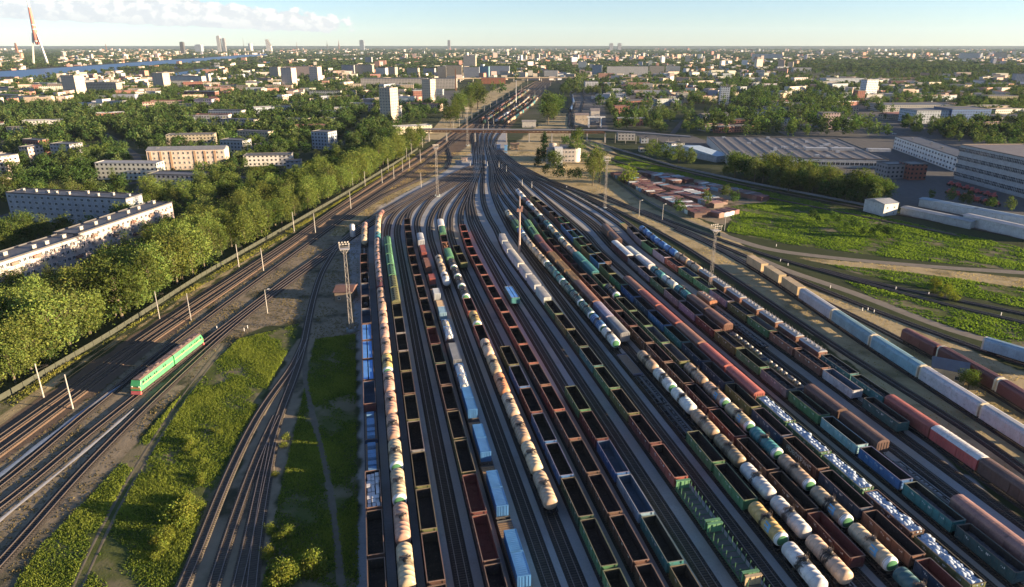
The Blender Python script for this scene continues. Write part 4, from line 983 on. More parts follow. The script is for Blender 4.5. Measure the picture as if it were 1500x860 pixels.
# ------------------------------------------------------------------ trees
def crown(rx,rz,cz,K,n,leaf,spread,tint,seed,lobes=.25,shell=.45,cone=False):
    r=np.random.default_rng(seed); d=r.normal(size=(K,3)); d/=np.linalg.norm(d,axis=1)[:,None]
    rad=(shell+(1-shell)*r.random(K)**.6)*(1+lobes*np.sin(d[:,0]*4+seed)*np.cos(d[:,1]*3.3+seed*.7)+lobes*.5*np.sin(d[:,2]*6+seed))
    C=d*rad[:,None]*np.array((rx,rx,rz)); 
    if cone: C[:,:2]*=np.clip(.55-.5*C[:,2:3]/rz,.08,1.1)
    else: C[:,:2]*=np.clip(1.08-.22*(C[:,2:3]/rz+.2),.4,1.2)
    C[:,2]+=cz; C=C[C[:,2]>cz-rz*.95]; K=len(C)
    ct=r.uniform(.7,1.35,K); sp=spread*r.uniform(.6,1.35,K)
    i=np.repeat(np.arange(K),n); p=C[i]+r.normal(size=(K*n,3))*sp[i][:,None]*np.array((1,1,.75))
    u=r.normal(size=(K*n,3)); u/=np.linalg.norm(u,axis=1)[:,None]; v=np.cross(u,r.normal(size=(K*n,3))); v/=np.linalg.norm(v,axis=1)[:,None]+1e-9
    s=leaf*r.uniform(.55,1.3,K*n)[:,None]
    V=np.stack([p-u*s,p+v*s*.55,p+u*s,p-v*s*.55],1)
    t=np.array(tint)[None]*(ct[i]*r.uniform(.75,1.25,K*n))[:,None]*(1+np.stack([r.normal(0,.1,K*n),np.zeros(K*n),r.normal(0,.1,K*n)],1)); return V,np.clip(t,.004,1),C
def trunk_mesh(h,r0,C,limbs,seed):
    b=MB(); r=random.Random(seed); lean=(r.uniform(-.4,.4),r.uniform(-.4,.4)); pts=[(lean[0]*t*t,lean[1]*t*t,h*t) for t in (0,.15,.4,.7,1)]
    b.tube(pts,[r0*1.35,r0,r0*.8,r0*.55,r0*.2],8)
    for i in r.sample(range(len(C)),min(limbs,len(C))):
        c=C[i]; z0=max(h*.18,min(h*.8,c[2]*.62)); t=z0/h; s=(lean[0]*t*t,lean[1]*t*t,z0); mid=(s[0]*.45+c[0]*.55,s[1]*.45+c[1]*.55,(z0+c[2])/2+.2)
        b.tube([s,mid,tuple(c)],[r0*.4,r0*.24,r0*.07],5)
    return b.mesh('trunk',[M['bark']])
TP={}
def treeproto(key):
    if key in TP: return TP[key]
    k,v=key; sd=v*7+sum(map(ord,k))
    spec={'broad':(5.8,7.6,10.0,150,30,.36,1.1,(.14,.178,.045)),'round':(4.3,5.0,8.2,90,30,.34,1.0,(.075,.11,.028)),'tall':(3.4,7.6,10.6,100,30,.34,.95,(.095,.125,.032)),'birch':(3.3,5.6,9.0,75,26,.3,.85,(.12,.145,.045)),'bush':(1.5,1.2,1.3,34,24,.17,.42,(.16,.19,.035)),'spruce':(2.8,6.4,7.4,90,26,.3,.5,(.03,.06,.022))}[k]
    V,t,C=crown(*spec[:7],spec[7],sd,lobes=.36,cone=(k=='spruce'),shell=.3 if k=='spruce' else .5)
    p=Proto('bush' if k=='bush' else 'tree'); p.part('crown',np_quads('crown',V,M['leaf'],t)); p.part('trunk',trunk_mesh(spec[2]+spec[1]*.6,.07 if k=='bush' else .3,C,12 if k!='bush' else 8,sd)); TP[key]=p; return p
NV=3
KWORD={'broad':'broad bright green deciduous tree','round':'rounded dark green tree','tall':'tall narrow green tree','birch':'loose light green birch like tree','bush':'low bright yellow green bush','spruce':'dark pointed spruce'}
def plant(k,x,y,h,where,group,label=None):
    p=treeproto((k,random.randrange(NV))); H={'broad':17.3,'round':13.4,'tall':18.4,'birch':14.8,'bush':2.6,'spruce':14}[k]; s=h/H
    return p.put((x,y,-.05),random.uniform(0,6.28),label or (KWORD[k]+' '+where),'bush' if k=='bush' else 'tree',group,scale=(s*random.uniform(.9,1.12),s*random.uniform(.9,1.12),s))
FEN=smooth([G(*p) for p in [(-60,622),(20,575),(162,491),(293,406),(499,288),(600,226),(628,211)]],10,2.0)
FP=Path(FEN)
SPOTS=[]      # (x,y,kind,height,where,group)
BLOCKED=[]    # footprints kept clear: (polygon)
a=2.0
while a<FP.d[-1]:
    x,y=FP.at(a); x2,y2=FP.at(a+2); tx,ty=x2-x,y2-y; L=math.hypot(tx,ty) or 1; nx_,ny_=-ty/L,tx/L
    for off in ((6,16,27,38) if math.hypot(x,y)<520 else (5,15)):
        o=off+random.uniform(-2,2); q=a+random.uniform(-3,3); px_,py_=FP.at(q)
        if random.random()<.93: SPOTS.append((px_+nx_*o,py_+ny_*o,random.choice(['broad']*4+['birch','tall','round','broad']),random.uniform(13,22)*(1 if off<12 else (.85 if off<30 else .68))*(1.08 if math.hypot(x,y)<260 else 1),'in the belt along the railway fence','trees of the belt along the railway fence'))
    for _ in range(2):
        o=random.uniform(3.5,9); px_,py_=FP.at(a+random.uniform(-5,5)); SPOTS.append((px_+nx_*o,py_+ny_*o,random.choice(['round','birch']),random.uniform(3.5,8),'at the foot of the belt along the railway fence','young trees at the foot of the belt'))
    a+=9.6 if math.hypot(x,y)<520 else 10
def spot(px,py,hp,k,where,group):
    x,y=G(px,py); SPOTS.append((x,y,k,hp*KD(py)/1000/.94,where,group))
for px,py,hp,k in [(797,236,42,'spruce'),(803,246,36,'round'),(812,252,30,'round'),(845,236,44,'tall'),(870,262,46,'tall'),(878,268,48,'birch'),(868,272,40,'birch'),(836,264,16,'round'),(800,260,20,'birch'),(820,266,26,'round'),(847,266,20,'round'),(829,222,22,'round'),(855,240,16,'round'),(788,245,28,'spruce')]:
    spot(px,py,hp,k,'beside the pale control tower in the yard','trees around the pale control building')
for px,py,hp,k in [(920,268,20,'bush'),(978,275,26,'birch'),(996,264,24,'birch'),(1033,305,26,'birch'),(994,315,24,'round'),(1046,316,24,'birch'),(1062,312,22,'round'),(1062,294,24,'birch'),(1075,300,20,'round'),(1020,266,14,'round')]:
    spot(px,py,hp,k,'among the rusty lock-up garages','trees among the garages')
for i in range(46):
    t=i/45; px=955+ t*345
    if 1018<px<1066: continue
    spot(px+random.uniform(-4,4),232+t*62+random.uniform(-7,6)+(4 if px>1060 else -2),random.uniform(26,42) if px>1055 else random.uniform(16,30),random.choice(['birch','round','tall','birch','broad']),'in the row behind the curving far railway line','trees behind the curving far line')
for px,py,hp in [(1417,572,34)]: spot(px,py,hp,'round','beside the small hut between the car carriers','tree by the hut')
for i in range(14): spot(1190+i*9.5+random.uniform(-3,3),322+i*2.3+random.uniform(-4,6),random.uniform(10,20),'round','in the hedge behind the bright green field','bushes behind the green field')
for px,py,hp,n in [(262,760,22,6),(238,795,16,5),(285,735,13,4),(232,812,13,3),(450,832,24,4),(418,850,26,6),(425,785,14,3),(405,775,10,2),(420,650,8,2),(415,700,7,2),(300,700,9,3),(275,655,10,3),(290,672,8,2),(470,838,18,3),(395,822,12,3),(310,640,7,2),(1362,423,10,2),(1395,432,10,3),(1378,428,8,2)]:
    for i in range(n): spot(px+random.uniform(-12,12),py+random.uniform(-9,9),hp*random.uniform(.7,1.15),'bush','in the grass between the tracks' if px<600 else 'in the grass beside the far road','bushes in the trackside grass')
for px,py,hp,k in [(812,175,34,'round'),(806,168,30,'round'),(798,162,26,'tall'),(822,160,20,'round'),(803,182,30,'round'),(795,172,22,'round'),(877,160,20,'round'),(846,130,22,'birch'),(842,138,20,'birch')]: spot(px,py,hp,k,'beside the old station houses past the pipe bridge','trees past the pipe bridge')
for px,py,hp in [(697,150,30),(702,152,30),(692,158,34),(722,138,18),(735,140,18),(756,120,20),(690,165,30),(700,160,32),(678,172,34),(668,180,34),(660,186,32),(672,166,30)]: spot(px,py,hp,random.choice(['tall','round']),'along the main line past the pipe bridge','trees along the main line past the pipe bridge')
# scattered woodland of the districts
def scatter(poly_px,gap,kinds,hr,where,group,out):
    p=PXP(poly_px); a=np.array(p); x0,y0=a.min(0); x1,y1=a.max(0); n=int((x1-x0)*(y1-y0)/(gap*gap)*1.1); x=RNG.uniform(x0,x1,n); y=RNG.uniform(y0,y1,n); q=inpoly(x,y,p)
    x=x[q]; y=y[q]; dens=np.sin(x*.021+np.sin(y*.017)*1.5)+np.sin(y*.013+x*.006+2)+RNG.normal(0,.55,len(x)); k=dens>-.95
    for X,Y in zip(x[k],y[k]): out.append((X,Y,random.choice(kinds),random.uniform(*hr),where,group))
BG=[]
scatter([(-120,640),(0,560),(160,478),(300,392),(500,278),(590,222),(600,190),(540,150),(300,150),(-250,190),(-350,420)],10.8,['round','tall','birch','round','broad'],(7,16),'between the apartment blocks left of the line','trees between the apartment blocks',BG)
scatter([(600,190),(655,160),(660,150),(600,128),(400,122),(0,128),(-300,150),(-250,190),(300,150),(540,150)],12.5,['round','tall','birch'],(7,15),'in the housing district towards the river','trees of the housing district',BG)
scatter([(900,192),(1000,198),(1060,203),(1090,140),(1060,122),(900,124),(885,150)],15,['round','tall','birch'],(8,18),'in the works district right of the station','trees of the works district',BG)
scatter([(1060,203),(1180,202),(1300,203),(1250,180),(1240,150),(1200,128),(1060,122),(1040,190)],14,['round','tall','tall'],(10,21),'behind the flat roofed factory','trees behind the flat roofed factory',BG)
scatter([(1240,150),(1290,190),(1400,200),(1600,215),(1600,120),(1200,118)],17,['round','tall','birch'],(9,16),'among the sheds at the right','trees among the sheds at the right',BG)
scatter([(1060,262),(1130,278),(1290,308),(1300,296),(1180,262),(1060,245)],6.5,['birch','round','tall'],(8,15),'in the thicket below the factory','trees in the thicket below the factory',BG)
scatter([(1300,190),(1600,250),(1600,200),(1330,175)],15,['round','birch'],(8,14),'around the grey factory','trees around the grey factory',BG)
scatter([(1330,292),(1400,300),(1480,318),(1480,312),(1400,292)],9,['birch','round'],(6,10),'by the red machines','trees by the red machines',BG)
# ------------------------------------------------------------------ buildings
WINM={}
def winmesh(w,h,frame=.09):
    k=(w,h)
    if k in WINM: return WINM[k]
    b=MB(); b.box(0,w,-.04,-.005,0,h,1)
    b.box(0,w,-.09,-.041,0,frame,0); b.box(0,w,-.09,-.041,h-frame,h,0); b.box(0,frame,-.09,-.041,frame,h-frame,0); b.box(w-frame,w,-.09,-.041,frame,h-frame,0)
    if w>4:
        for q in range(1,int(w/1.2)): b.box(q*w/int(w/1.2)-.05,q*w/int(w/1.2)+.05,-.085,-.041,frame,h-frame,0)
        b.box(frame,w-frame,-.082,-.041,h*.55-.05,h*.55+.05,0)
    elif w>1.2: b.box(w*.5-.04,w*.5+.04,-.085,-.041,frame,h-frame,0)
    b.box(-.08,w+.08,-.16,-.001,-.1,-.02,2)
    WINM[k]=b.mesh('window',[M['white'],M['glass'],M['concrete']]); return WINM[k]
def footprint(A,B,depth,front=0,side=0):
    A=np.array(A);B=np.array(B); t=(B-A)/np.linalg.norm(B-A); n=np.array((-t[1],t[0]))
    BLOCKED.append([tuple(A-n*front-t*side),tuple(B-n*front+t*side),tuple(B+n*(depth+2)+t*side),tuple(A+n*(depth+2)-t*side)])
def building(name,label,A,B,depth,h,wall,cat='building',floors=0,cols=0,win=(1.5,1.5),z0=1.3,roofc=(.09,.09,.095),group=None,vents=0,side=None,sidecols=0,parapet=.5,mat='paint',clear=9,pitched=0,extra=None,maxwin=100,band=None):
    """A->B is the front edge on the ground (left to right for someone facing it); the block reaches 'depth' behind it"""
    A=np.array(A,float);B=np.array(B,float); L=float(np.linalg.norm(B-A)); rz=math.atan2(B[1]-A[1],B[0]-A[0])
    footprint(A,B,depth,clear,2)
    r=empty(name,(A[0],A[1],0),rz); tag(r,label,cat,group)
    b=MB().box(0,L,0,depth,-.2,h)
    o=ob('wall',b.mesh('wall',[M[mat]]),r,color=(*wall,1))
    b=MB()
    if pitched:
        b.prismx([(-.5,h+.002),(depth+.5,h+.002),(depth/2,h+pitched)],-.5,L+.5)
    else:
        b.box(-.15,L+.15,-.15,depth+.15,h+.002,h+.15)
        for x0,x1,y0,y1 in ((-.15,L+.15,-.15,.15),(-.15,L+.15,depth-.15,depth+.15),(-.15,.15,.151,depth-.151),(L-.15,L+.15,.151,depth-.151)): b.box(x0,x1,y0,y1,h+.151,h+.15+parapet)
    rf=ob('roof',b.mesh('roof',[M['paint']]),r,color=(*roofc,1))
    if vents:
        vm=MB().box(-.9,.9,-.6,.6,h+.15,h+1.5).box(-1.05,1.05,-.75,.75,h+1.5,h+1.62).mesh('vent',[M['concrete']])
        for i in range(vents):
            v=ob('vent',vm,rf); v.location=((i+.5)*L/vents+random.uniform(-2,2),depth*random.uniform(.3,.7),0)
    cnt=0
    if floors:
        fh=(h-z0*.3)/floors; wm_=winmesh(*win)
        for f in range(floors):
            for c_ in range(cols):
                if cnt>=maxwin: break
                o=ob('window',wm_,r); o.location=((c_+.5)*L/cols-win[0]/2,0,f*fh+z0*.75); cnt+=1
            if side and sidecols:
                for c_ in range(sidecols):
                    if cnt>=maxwin: break
                    o=ob('window',wm_,r); cnt+=1
                    if side=='R': o.rotation_euler=(0,0,math.pi/2); o.location=(L,(c_+.5)*depth/sidecols-win[0]/2,f*fh+z0*.75)
                    else: o.rotation_euler=(0,0,-math.pi/2); o.location=(0,(c_+.5)*depth/sidecols+win[0]/2,f*fh+z0*.75)
    if band:
        for x0,x1,col in band: ob('bay_panel',MB().box(x0*L,x1*L,-.35,-.003,.3,h-.8).mesh('bay_panel',[M['paint']]),r,color=(*col,1))
    return r
def front(xl,xr,yb,yaw=0,depth=12):
    k=KD(yb); A=np.array(G(xl,yb)); L=(xr-xl)*k/1000; return A, A+np.array((math.cos(R(yaw)),math.sin(R(yaw))))*L/max(.3,math.cos(R(yaw)))
def hpx(yb,yt): return (yb-yt)*KD(yb)/1000/.94
OUT=(.3,.29,.3)
# the long block and neighbours by the belt
A=G(-40,398,15); B=G(120,346,15); C_=G(252,299,15)
building('apartment_block','long pinkish white five storey apartment block facing the railway, nearer wing',A,B,12,15,(.5,.4,.36),'apartment block',5,20,(1.5,1.4),vents=6,clear=3)
building('apartment_block','long pinkish white five storey apartment block, farther wing towards the bright trees',np.array(B)+np.array((-1.5,.3)),C_,12,15.6,(.52,.42,.38),'apartment block',5,20,(1.5,1.4),vents=6,clear=3)
for r_ in [o for o in SC.objects if o.name.startswith('apartment_block')]:
    bm_=MB().box(-1.5,1.5,-1.0,-.001,0,1.05).box(-1.55,1.55,-1.05,-.001,-.12,-.001).mesh('balcony',[M['paint']])
    for i in range(20):
        o=ob('balcony',bm_,r_,color=(*random.choice([(.5,.42,.38),(.3,.13,.09),(.45,.4,.38),(.25,.16,.12),(.5,.45,.42)]),1)); Lr=max(v.co.x for v in [c for c in SC.objects if c.parent==r_ and c.name.startswith('wall')][0].data.vertices)
        o.location=((2+4*(i//4)+.5)*Lr/20.0,0,(i%4+1)*3.0+.75)
A=G(8,283,15);B=G(184,292,15)
building('apartment_block','blue grey five storey block with white roof vents behind the long pinkish block',A,B,12,15,(.3,.33,.38),'apartment block',5,18,(1.7,1.5),vents=9,side='R',sidecols=3,clear=24)
A,B=front(219,326,250,8)
building('apartment_block','pink and ochre four storey apartment block with a small central gable',A,B,14,15,(.62,.5,.4),'apartment block',4,16,(1.4,1.8),vents=5,pitched=2.2,roofc=(.2,.21,.23),clear=34,band=[(.03,.06,(.4,.25,.14)),(.16,.19,(.4,.25,.14)),(.29,.32,(.4,.25,.14)),(.60,.63,(.4,.25,.14)),(.73,.76,(.4,.25,.14)),(.86,.89,(.4,.25,.14))])
for (xl,xr,yb,yt,yaw,dep,fl,co,sc,wall,lab) in [
 (558,575,180,134,-22,18,12,4,4,(.46,.38,.28),'tall beige twelve storey tower block beside the tree belt, nearer of two'),
 (619,632,152,120,-22,18,10,4,4,(.46,.39,.3),'tall beige tower block in front of the long hall, farther of two'),
 (95,118,143,114,-15,22,9,5,4,(.5,.4,.31),'square beige nine storey block near the river at far left'),
 (226,244,133,110,-15,20,9,4,4,(.48,.38,.3),'square beige nine storey block beside the white works building'),
 (414,431,131,103,-18,18,9,4,3,(.52,.42,.36),'pinkish nine storey tower standing in front of the long pale block'),
 (455,468,125,101,-18,18,9,4,3,(.55,.45,.36),'pale nine storey tower right of the pinkish tower')]:
    A,B=front(xl,xr,yb,yaw); building('tower_block',lab,A,B,dep,hpx(yb,yt),wall,'tower block',fl,co,(1.8,1.5),side='R',sidecols=sc,vents=2,clear=30,roofc=(.14,.13,.13))
def blk(xl,xr,yb,yt,col,label,depth=14,yaw=-12,cat='building',name='building',roofc=(.12,.12,.125),mat='facade',clear=24,**k):
    A,B=front(xl,xr,yb,yaw); return building(name,label,A,B,depth,max(3,hpx(yb,yt)),col,cat,roofc=roofc,mat=mat,clear=clear,**k)
WH=(.66,.64,.6); PK=(.6,.46,.4); BG_=(.5,.44,.36); BL=(.3,.36,.44); GR=(.36,.37,.4)
for t in [
 (125,178,139,123,BG_,'long beige works building beside the square beige block at far left',16,-10),(249,302,127,113,WH,'long white works building with roof steps right of the square beige block',16,-12),(303,308,126,110,WH,'slim white tower ending the long white works building',8,-10),
 (418,468,113,99,PK,'long pale block behind the two pinkish towers',14,-5),(396,410,116,100,BG_,'beige tower left of the pinkish tower, partly behind trees',16,-15),
 (286,313,161,147,(.42,.38,.5),'lilac grey three storey block among the trees',12,-6),(262,285,165,154,BL,'low blue grey block left of the lilac block',12,-6),(307,358,178,163,WH,'low white block with long window bands below the lilac block',12,-8),
 (325,378,190,176,BG_,'low beige block with red balconies in the trees',12,-14),(405,441,166,156,WH,'small white block in the trees left of the tall tower',12,-10),(443,464,161,153,WH,'white gabled block left of the tall beige tower',12,-10),
 (163,184,161,149,WH,'white block with dark roof in the trees at left',12,-10),(175,190,175,166,(.55,.36,.32),'small pink house in the trees at left',10,-10),(325,361,228,207,GR,'grey four storey block behind the ochre striped block',13,-14),
 (458,485,218,195,BL,'blue grey five storey block near the tree belt',14,-20),(468,491,184,174,GR,'low grey block left of the belt, far part',12,-12),(418,451,186,175,BG_,'low tan block in the housing district centre',12,-12),
 (78,112,236,213,GR,'grey four storey block hidden in trees at left',13,-14),(32,49,236,217,PK,'pink gable end of a block hidden in trees at left',13,-20),(-12,13,262,231,(.7,.6,.55),'pale pink sunlit gable end at the left edge',14,-25),
 (115,143,253,242,BG_,'low tan garage like building among left trees',10,-10),(219,300,275,257,GR,'low grey two storey building below the ochre striped block',13,-6),(358,424,244,230,WH,'low white building with flat dark roof right of the ochre striped block',14,8),(420,440,252,238,GR,'small grey annex right of the low white building',10,8),
 (529,668,130,117,(.42,.4,.38),'very long grey tan industrial hall behind the tower blocks',40,0),(679,697,103,84,(.62,.55,.45),'tall cream tower block far up the main line',16,-8),(679,702,114,100,(.26,.3,.37),'blue grey block in front of the tall cream tower',14,-4),(702,716,113,99,(.2,.4,.5),'block with a turquoise end panel beside the blue grey block',14,-10),
 (654,677,114,98,(.42,.36,.28),'unfinished tan concrete frame building near the brick chimney',18,-6),(641,654,113,99,BG_,'beige block left of the unfinished frame building',14,-8),(717,746,109,98,BL,'blue grey residential block right of the turquoise panel',14,-6),
 (705,740,123,115,(.33,.11,.055),'rust red hall standing beside the long viaduct',25,0),(551,566,115,101,WH,'white block behind the industrial hall, left part',16,-20),(566,580,114,100,BG_,'cream block behind the industrial hall next to the white one',16,-20),(596,613,112,101,BG_,'cream block behind the middle of the industrial hall',14,-15),(620,637,110,101,GR,'grey block behind the right part of the industrial hall',14,-15),
 (501,520,110,97,GR,'grey block behind the trees left of the industrial hall',14,-12),(522,547,110,97,BG_,'cream block above the industrial hall left end',14,-12),(535,545,96,85,GR,'slim grey tower far above the industrial hall',16,-10),
 (867,881,112,97,BL,'pale blue grey block right of the trees at the viaduct',14,-10),(889,948,112,99,WH,'long white apartment block behind the viaduct',14,-4),(951,972,109,98,BG_,'cream apartment block right of the long white one behind the viaduct',14,-6),(975,995,109,98,WH,'white apartment block at the right end behind the viaduct',14,-8),
 (857,876,132,121,(.6,.62,.66),'white hall with a flat roof beside the curved dark train',25,0),(846,856,128,121,BG_,'small tan hall left of the white flat roofed hall',15,0),
 (1101,1142,89,80,WH,'long white slab block far out at right',20,-12),(1162,1187,106,100,WH,'wide white hall among the far trees at right',25,-5),(1209,1266,126,116,(.5,.56,.62),'long pale blue white hall behind the striped tower',30,5),(1266,1286,146,120,(.62,.66,.72),'white office tower with dark stripes right of the long hall',14,18),(1254,1266,152,135,(.28,.1,.075),'red brick wing in front of the striped office tower',12,10),
 (1054,1067,153,130,(.55,.6,.64),'small white tower with a red top among the trees',12,-5),(1067,1116,184,176,(.2,.075,.07),'long low maroon shed left of the flat roofed factory',12,0),(1202,1229,189,168,(.36,.27,.28),'pinkish house with dark roof behind the factory',12,5),(1230,1250,189,176,BL,'blue grey house right of the pinkish house',12,5),
 (1293,1400,164,155,(.5,.5,.46),'long row of pale grey sheds at right',40,2),(1340,1390,181,164,(.5,.56,.62),'white hall with blue stripes at right',35,4),(1391,1451,181,162,(.1,.2,.42),'deep blue fronted hall at right',35,4),(1445,1490,154,142,(.35,.33,.2),'yellow green shop building at the far right',20,2),(1455,1530,181,172,WH,'low white shed at the right edge',25,0),
 (1340,1372,142,137,(.06,.3,.14),'green roofed hall far right',25,0),(1485,1500,124,110,BL,'blue grey block at the right edge',16,-8),(1456,1470,88,78,BG_,'cream slab towers on the skyline at right',20,-15),(1405,1430,89,79,WH,'white slab block on the skyline right of centre',20,-10),
 (797,817,112,104,WH,'white block above the viaduct at its centre',14,-6),(905,930,206,196,(.42,.42,.42),'grey workshop below the pipe bridge, right end',15,-3),(939,950,210,203,BL,'blue shed right of the grey workshop',10,0),(937,946,223,217,BG_,'small tan shed beside the curving wall',8,0),
 (983,1003,224,212,(.55,.57,.6),'white shed left of the open lot',14,15),(1325,1297,1,1,GR,'x',1,0)]:
    if t[5]=='x': continue
    blk(*t[:5],t[5],depth=t[6],yaw=t[7])
# flat-roofed factory
A,B=np.array(G(1066,242)),np.array(G(1300,247)); A2=np.array(G(1046,207,6)); 
building('factory_hall','wide flat grey roofed factory with rows of ridges and vents',A,B,128,6.5,(.5,.5,.48),'factory',1,34,(3,2.2),z0=2.5,clear=2,roofc=(.12,.108,.098))
fr=[o for o in SC.objects if o.name.startswith('factory_hall')][0]
Lf=float(np.linalg.norm(B-A))
rd=MB()
for i in range(12): rd.prism([(Lf*(i+.5)/12-3,6.66),(Lf*(i+.5)/12+3,6.66),(Lf*(i+.5)/12,7.05)],4,124)
o=ob('roof_ridge',rd.mesh('roof_ridge',[M['paint']]),fr,color=(.115,.103,.093,1)); o['kind']='stuff'
vm=MB().box(-1.5,1.5,-1,1,6.66,8.3).mesh('vent',[M['galv']])
for i in range(26):
    v=ob('vent',vm,fr); v.location=(random.uniform(6,Lf-6),random.uniform(6,120),0)
for i,(x0,y0) in enumerate(((70,44),(92,46),(120,44))): ob('rooflight',MB().box(x0,x0+18,y0,y0+5,6.67,9).mesh('rooflight',[M['clean']]),fr,color=(.42,.42,.42,1))
building('shed','long pale blue metal roof at the left end of the factory',G(1049,238),G(1068,236),72,5,(.3,.36,.42),'shed',clear=1,pitched=3.5,roofc=(.35,.48,.6))
# grey factory at the right, three-storey white works
A=np.array(G(1397,262)); B=np.array(G(1580,313))
building('factory','large grey four storey factory with long window bands at right',A,B,48,24,(.36,.37,.38),'factory',4,15,(9.5,3.0),z0=3.2,clear=6,roofc=(.2,.16,.13),side='L',sidecols=4,maxwin=96)
A,B=np.array(G(1308,218)),np.array(G(1398,252))
building('works_building','white three storey works building beside the grey factory',A,B,22,11,(.62,.62,.6),'works building',3,22,(2.6,1.6),clear=3,vents=4)
blk(1297,1330,262,243,(.3,.28,.28),'grey annex with large windows below the factory',14,5,floors=0); blk(1331,1356,264,243,(.3,.09,.06),'red brick building with flat roof below the factory',14,5)
# control tower in the yard
def part_of(r,name,mb,col,mat='paint'): return ob(name,mb.mesh(name,[M[mat]]),r,color=(*col,1))
A,B=front(801,821,246,0); 
ct=building('control_tower','grey and white corrugated control tower beside the round ended building',A,B,9,hpx(246,221),(.2,.23,.27),'control tower',clear=3,roofc=(.15,.15,.16))
Lc=float(np.linalg.norm(B-A)); part_of(ct,'stair_shaft',MB().box(Lc*.55,Lc+1.5,-1.6,8,-.1,hpx(246,219)),(.62,.62,.6))
part_of(ct,'observation_window',MB().box(.4,Lc*.5,-.06,-.005,hpx(246,230),hpx(246,224)),(.05,.06,.07),'glass')
A,B=front(822,842,238,0)
cb=building('control_building','pale pinkish round ended control building in the yard',A,B,26,hpx(238,220),(.56,.5,.45),'office building',3,4,(1.3,1.3),clear=3)
Lb=float(np.linalg.norm(B-A)); part_of(cb,'round_end',MB().lathe_z(Lb,5,[(-.1,5),(hpx(238,220),5),(hpx(238,220)+.1,.1)],24),(.56,.5,.45)); part_of(cb,'round_tower',MB().lathe_z(-6,20,[(0,3.2),(hpx(238,217),3.2),(hpx(238,217)+.1,.05)],20),(.55,.45,.38))
def hut(xl,xr,yb,yt,col,roofc,label,depth=5,pitched=1.2,floors=1,cols=2,name='hut',**k): 
    A,B=front(xl,xr,yb,k.pop('yaw',0)); return building(name,label,A,B,depth,hpx(yb,yt),col,'hut',floors,cols,(.9,1.0),z0=1.2,roofc=roofc,clear=2,pitched=pitched,**k)
hut(748,760,219,212,(.42,.27,.13),(.25,.15,.09),'small ochre brick hut with a hipped roof on dry grass')
hut(594,606,212,204,(.68,.68,.66),(.6,.58,.52),'small white hut by the main line below the pipe bridge',pitched=.8)
hut(491,516,442,428,(.3,.21,.13),(.16,.08,.06),'low hut with a rusty red roof beside the nearest lattice mast',depth=9,pitched=1.2)
A=np.array(G(1363,556)); B=np.array(G(1392,579)); building('hut','tan hut with a grey hipped roof between the car carriers and maroon wagons',A,np.array(G(1412,566)),7,4,(.55,.47,.3),'hut',1,2,(1.2,1.2),z0=1.8,roofc=(.12,.13,.16),clear=2,pitched=2)
hut(667,676,241,236,(.3,.33,.36),(.2,.22,.25),'grey equipment hut among the left fan of tracks',depth=3,pitched=.3); hut(676,684,237,232,(.45,.35,.3),(.3,.2,.16),'rusty equipment hut beside the grey one',depth=3,pitched=.3)
hut(728,733,220,213,(.1,.25,.5),(.1,.25,.5),'blue equipment cabin beside the track throat',depth=3,pitched=.2); hut(739,743,224,214,(.06,.3,.6),(.06,.3,.6),'tall bright blue cabin on the dry grass',depth=3,pitched=.2)
hut(842,862,185,170,(.5,.4,.28),(.25,.2,.18),'old yellowish station house among trees past the pipe bridge',depth=10,pitched=2,floors=2,cols=4); hut(865,878,180,164,(.5,.45,.4),(.22,.2,.2),'pale gabled station house right of the yellowish one',depth=10,pitched=3,floors=2,cols=3); hut(765,785,187,179,(.5,.47,.42),(.3,.28,.25),'tan shed with white tanks past the pipe bridge',depth=10,pitched=1.5)
tag(ob('storage_tank',MB().lathe_z(0,0,[(0,1.3),(6,1.3),(6.6,.9),(6.8,.05)],18).mesh('storage_tank',[M['galv']])),'white upright cylinder tank beside the leftmost tanks','storage tank').location=(*G(517,347),0)
hut(1293,1318,317,300,(.5,.5,.49),(.3,.32,.34),'white two storey shed above the bright green field',depth=14,pitched=1.5,floors=2,cols=2,yaw=20)
for (xl,yl,xr,yr,h,col,lab) in [(1318,314,1420,336,4,(.38,.4,.41),'long pale wall of sheds above the green field, left half'),(1408,330,1520,356,5.5,(.48,.49,.5),'long white wall with graffiti at the right edge of the green field'),(1345,302,1425,318,4.5,(.3,.42,.5),'long blue roofed shed behind the pale wall'),(1425,318,1520,337,4.5,(.28,.4,.5),'long blue shed at the right edge behind the white wall')]:
    building('shed',lab,G(xl,yl),G(xr,yr),7,h,col,'shed',clear=2,roofc=tuple(v*.8 for v in col),pitched=.6)
# low pale boundary wall along the curving line
def wall_line(name,px,h,th,mat,label,cat,seg=4.0):
    P=smooth([G(*p) for p in px],6,seg); b=MB()
    for i in range(len(P)-1):
        b.bar((P[i][0],P[i][1],h/2),(P[i+1][0],P[i+1][1],h/2),th) if False else None
        t=(P[i+1]-P[i]); L=np.linalg.norm(t); t=t/L; n=np.array((-t[1],t[0]))*th/2; p=P[i]+t*.04; q=P[i+1]-t*.04
        b.add([(*(p-n),0),(*(q-n),0),(*(q+n),0),(*(p+n),0),(*(p-n),h),(*(q-n),h),(*(q+n),h),(*(p+n),h)],[(4,5,6,7),(0,1,5,4),(1,2,6,5),(2,3,7,6),(3,0,4,7)])
        b.add([(*(p-n*2.2),0),(*(p-n*2.2+t*.25),0),(*(p+n*2.2+t*.25),0),(*(p+n*2.2),0),(*(p-n*2.2),h+.1),(*(p-n*2.2+t*.25),h+.1),(*(p+n*2.2+t*.25),h+.1),(*(p+n*2.2),h+.1)],[(4,5,6,7),(0,1,5,4),(1,2,6,5),(2,3,7,6),(3,0,4,7)])
    return tag(ob(name,b.mesh(name,[mat])),label,cat)
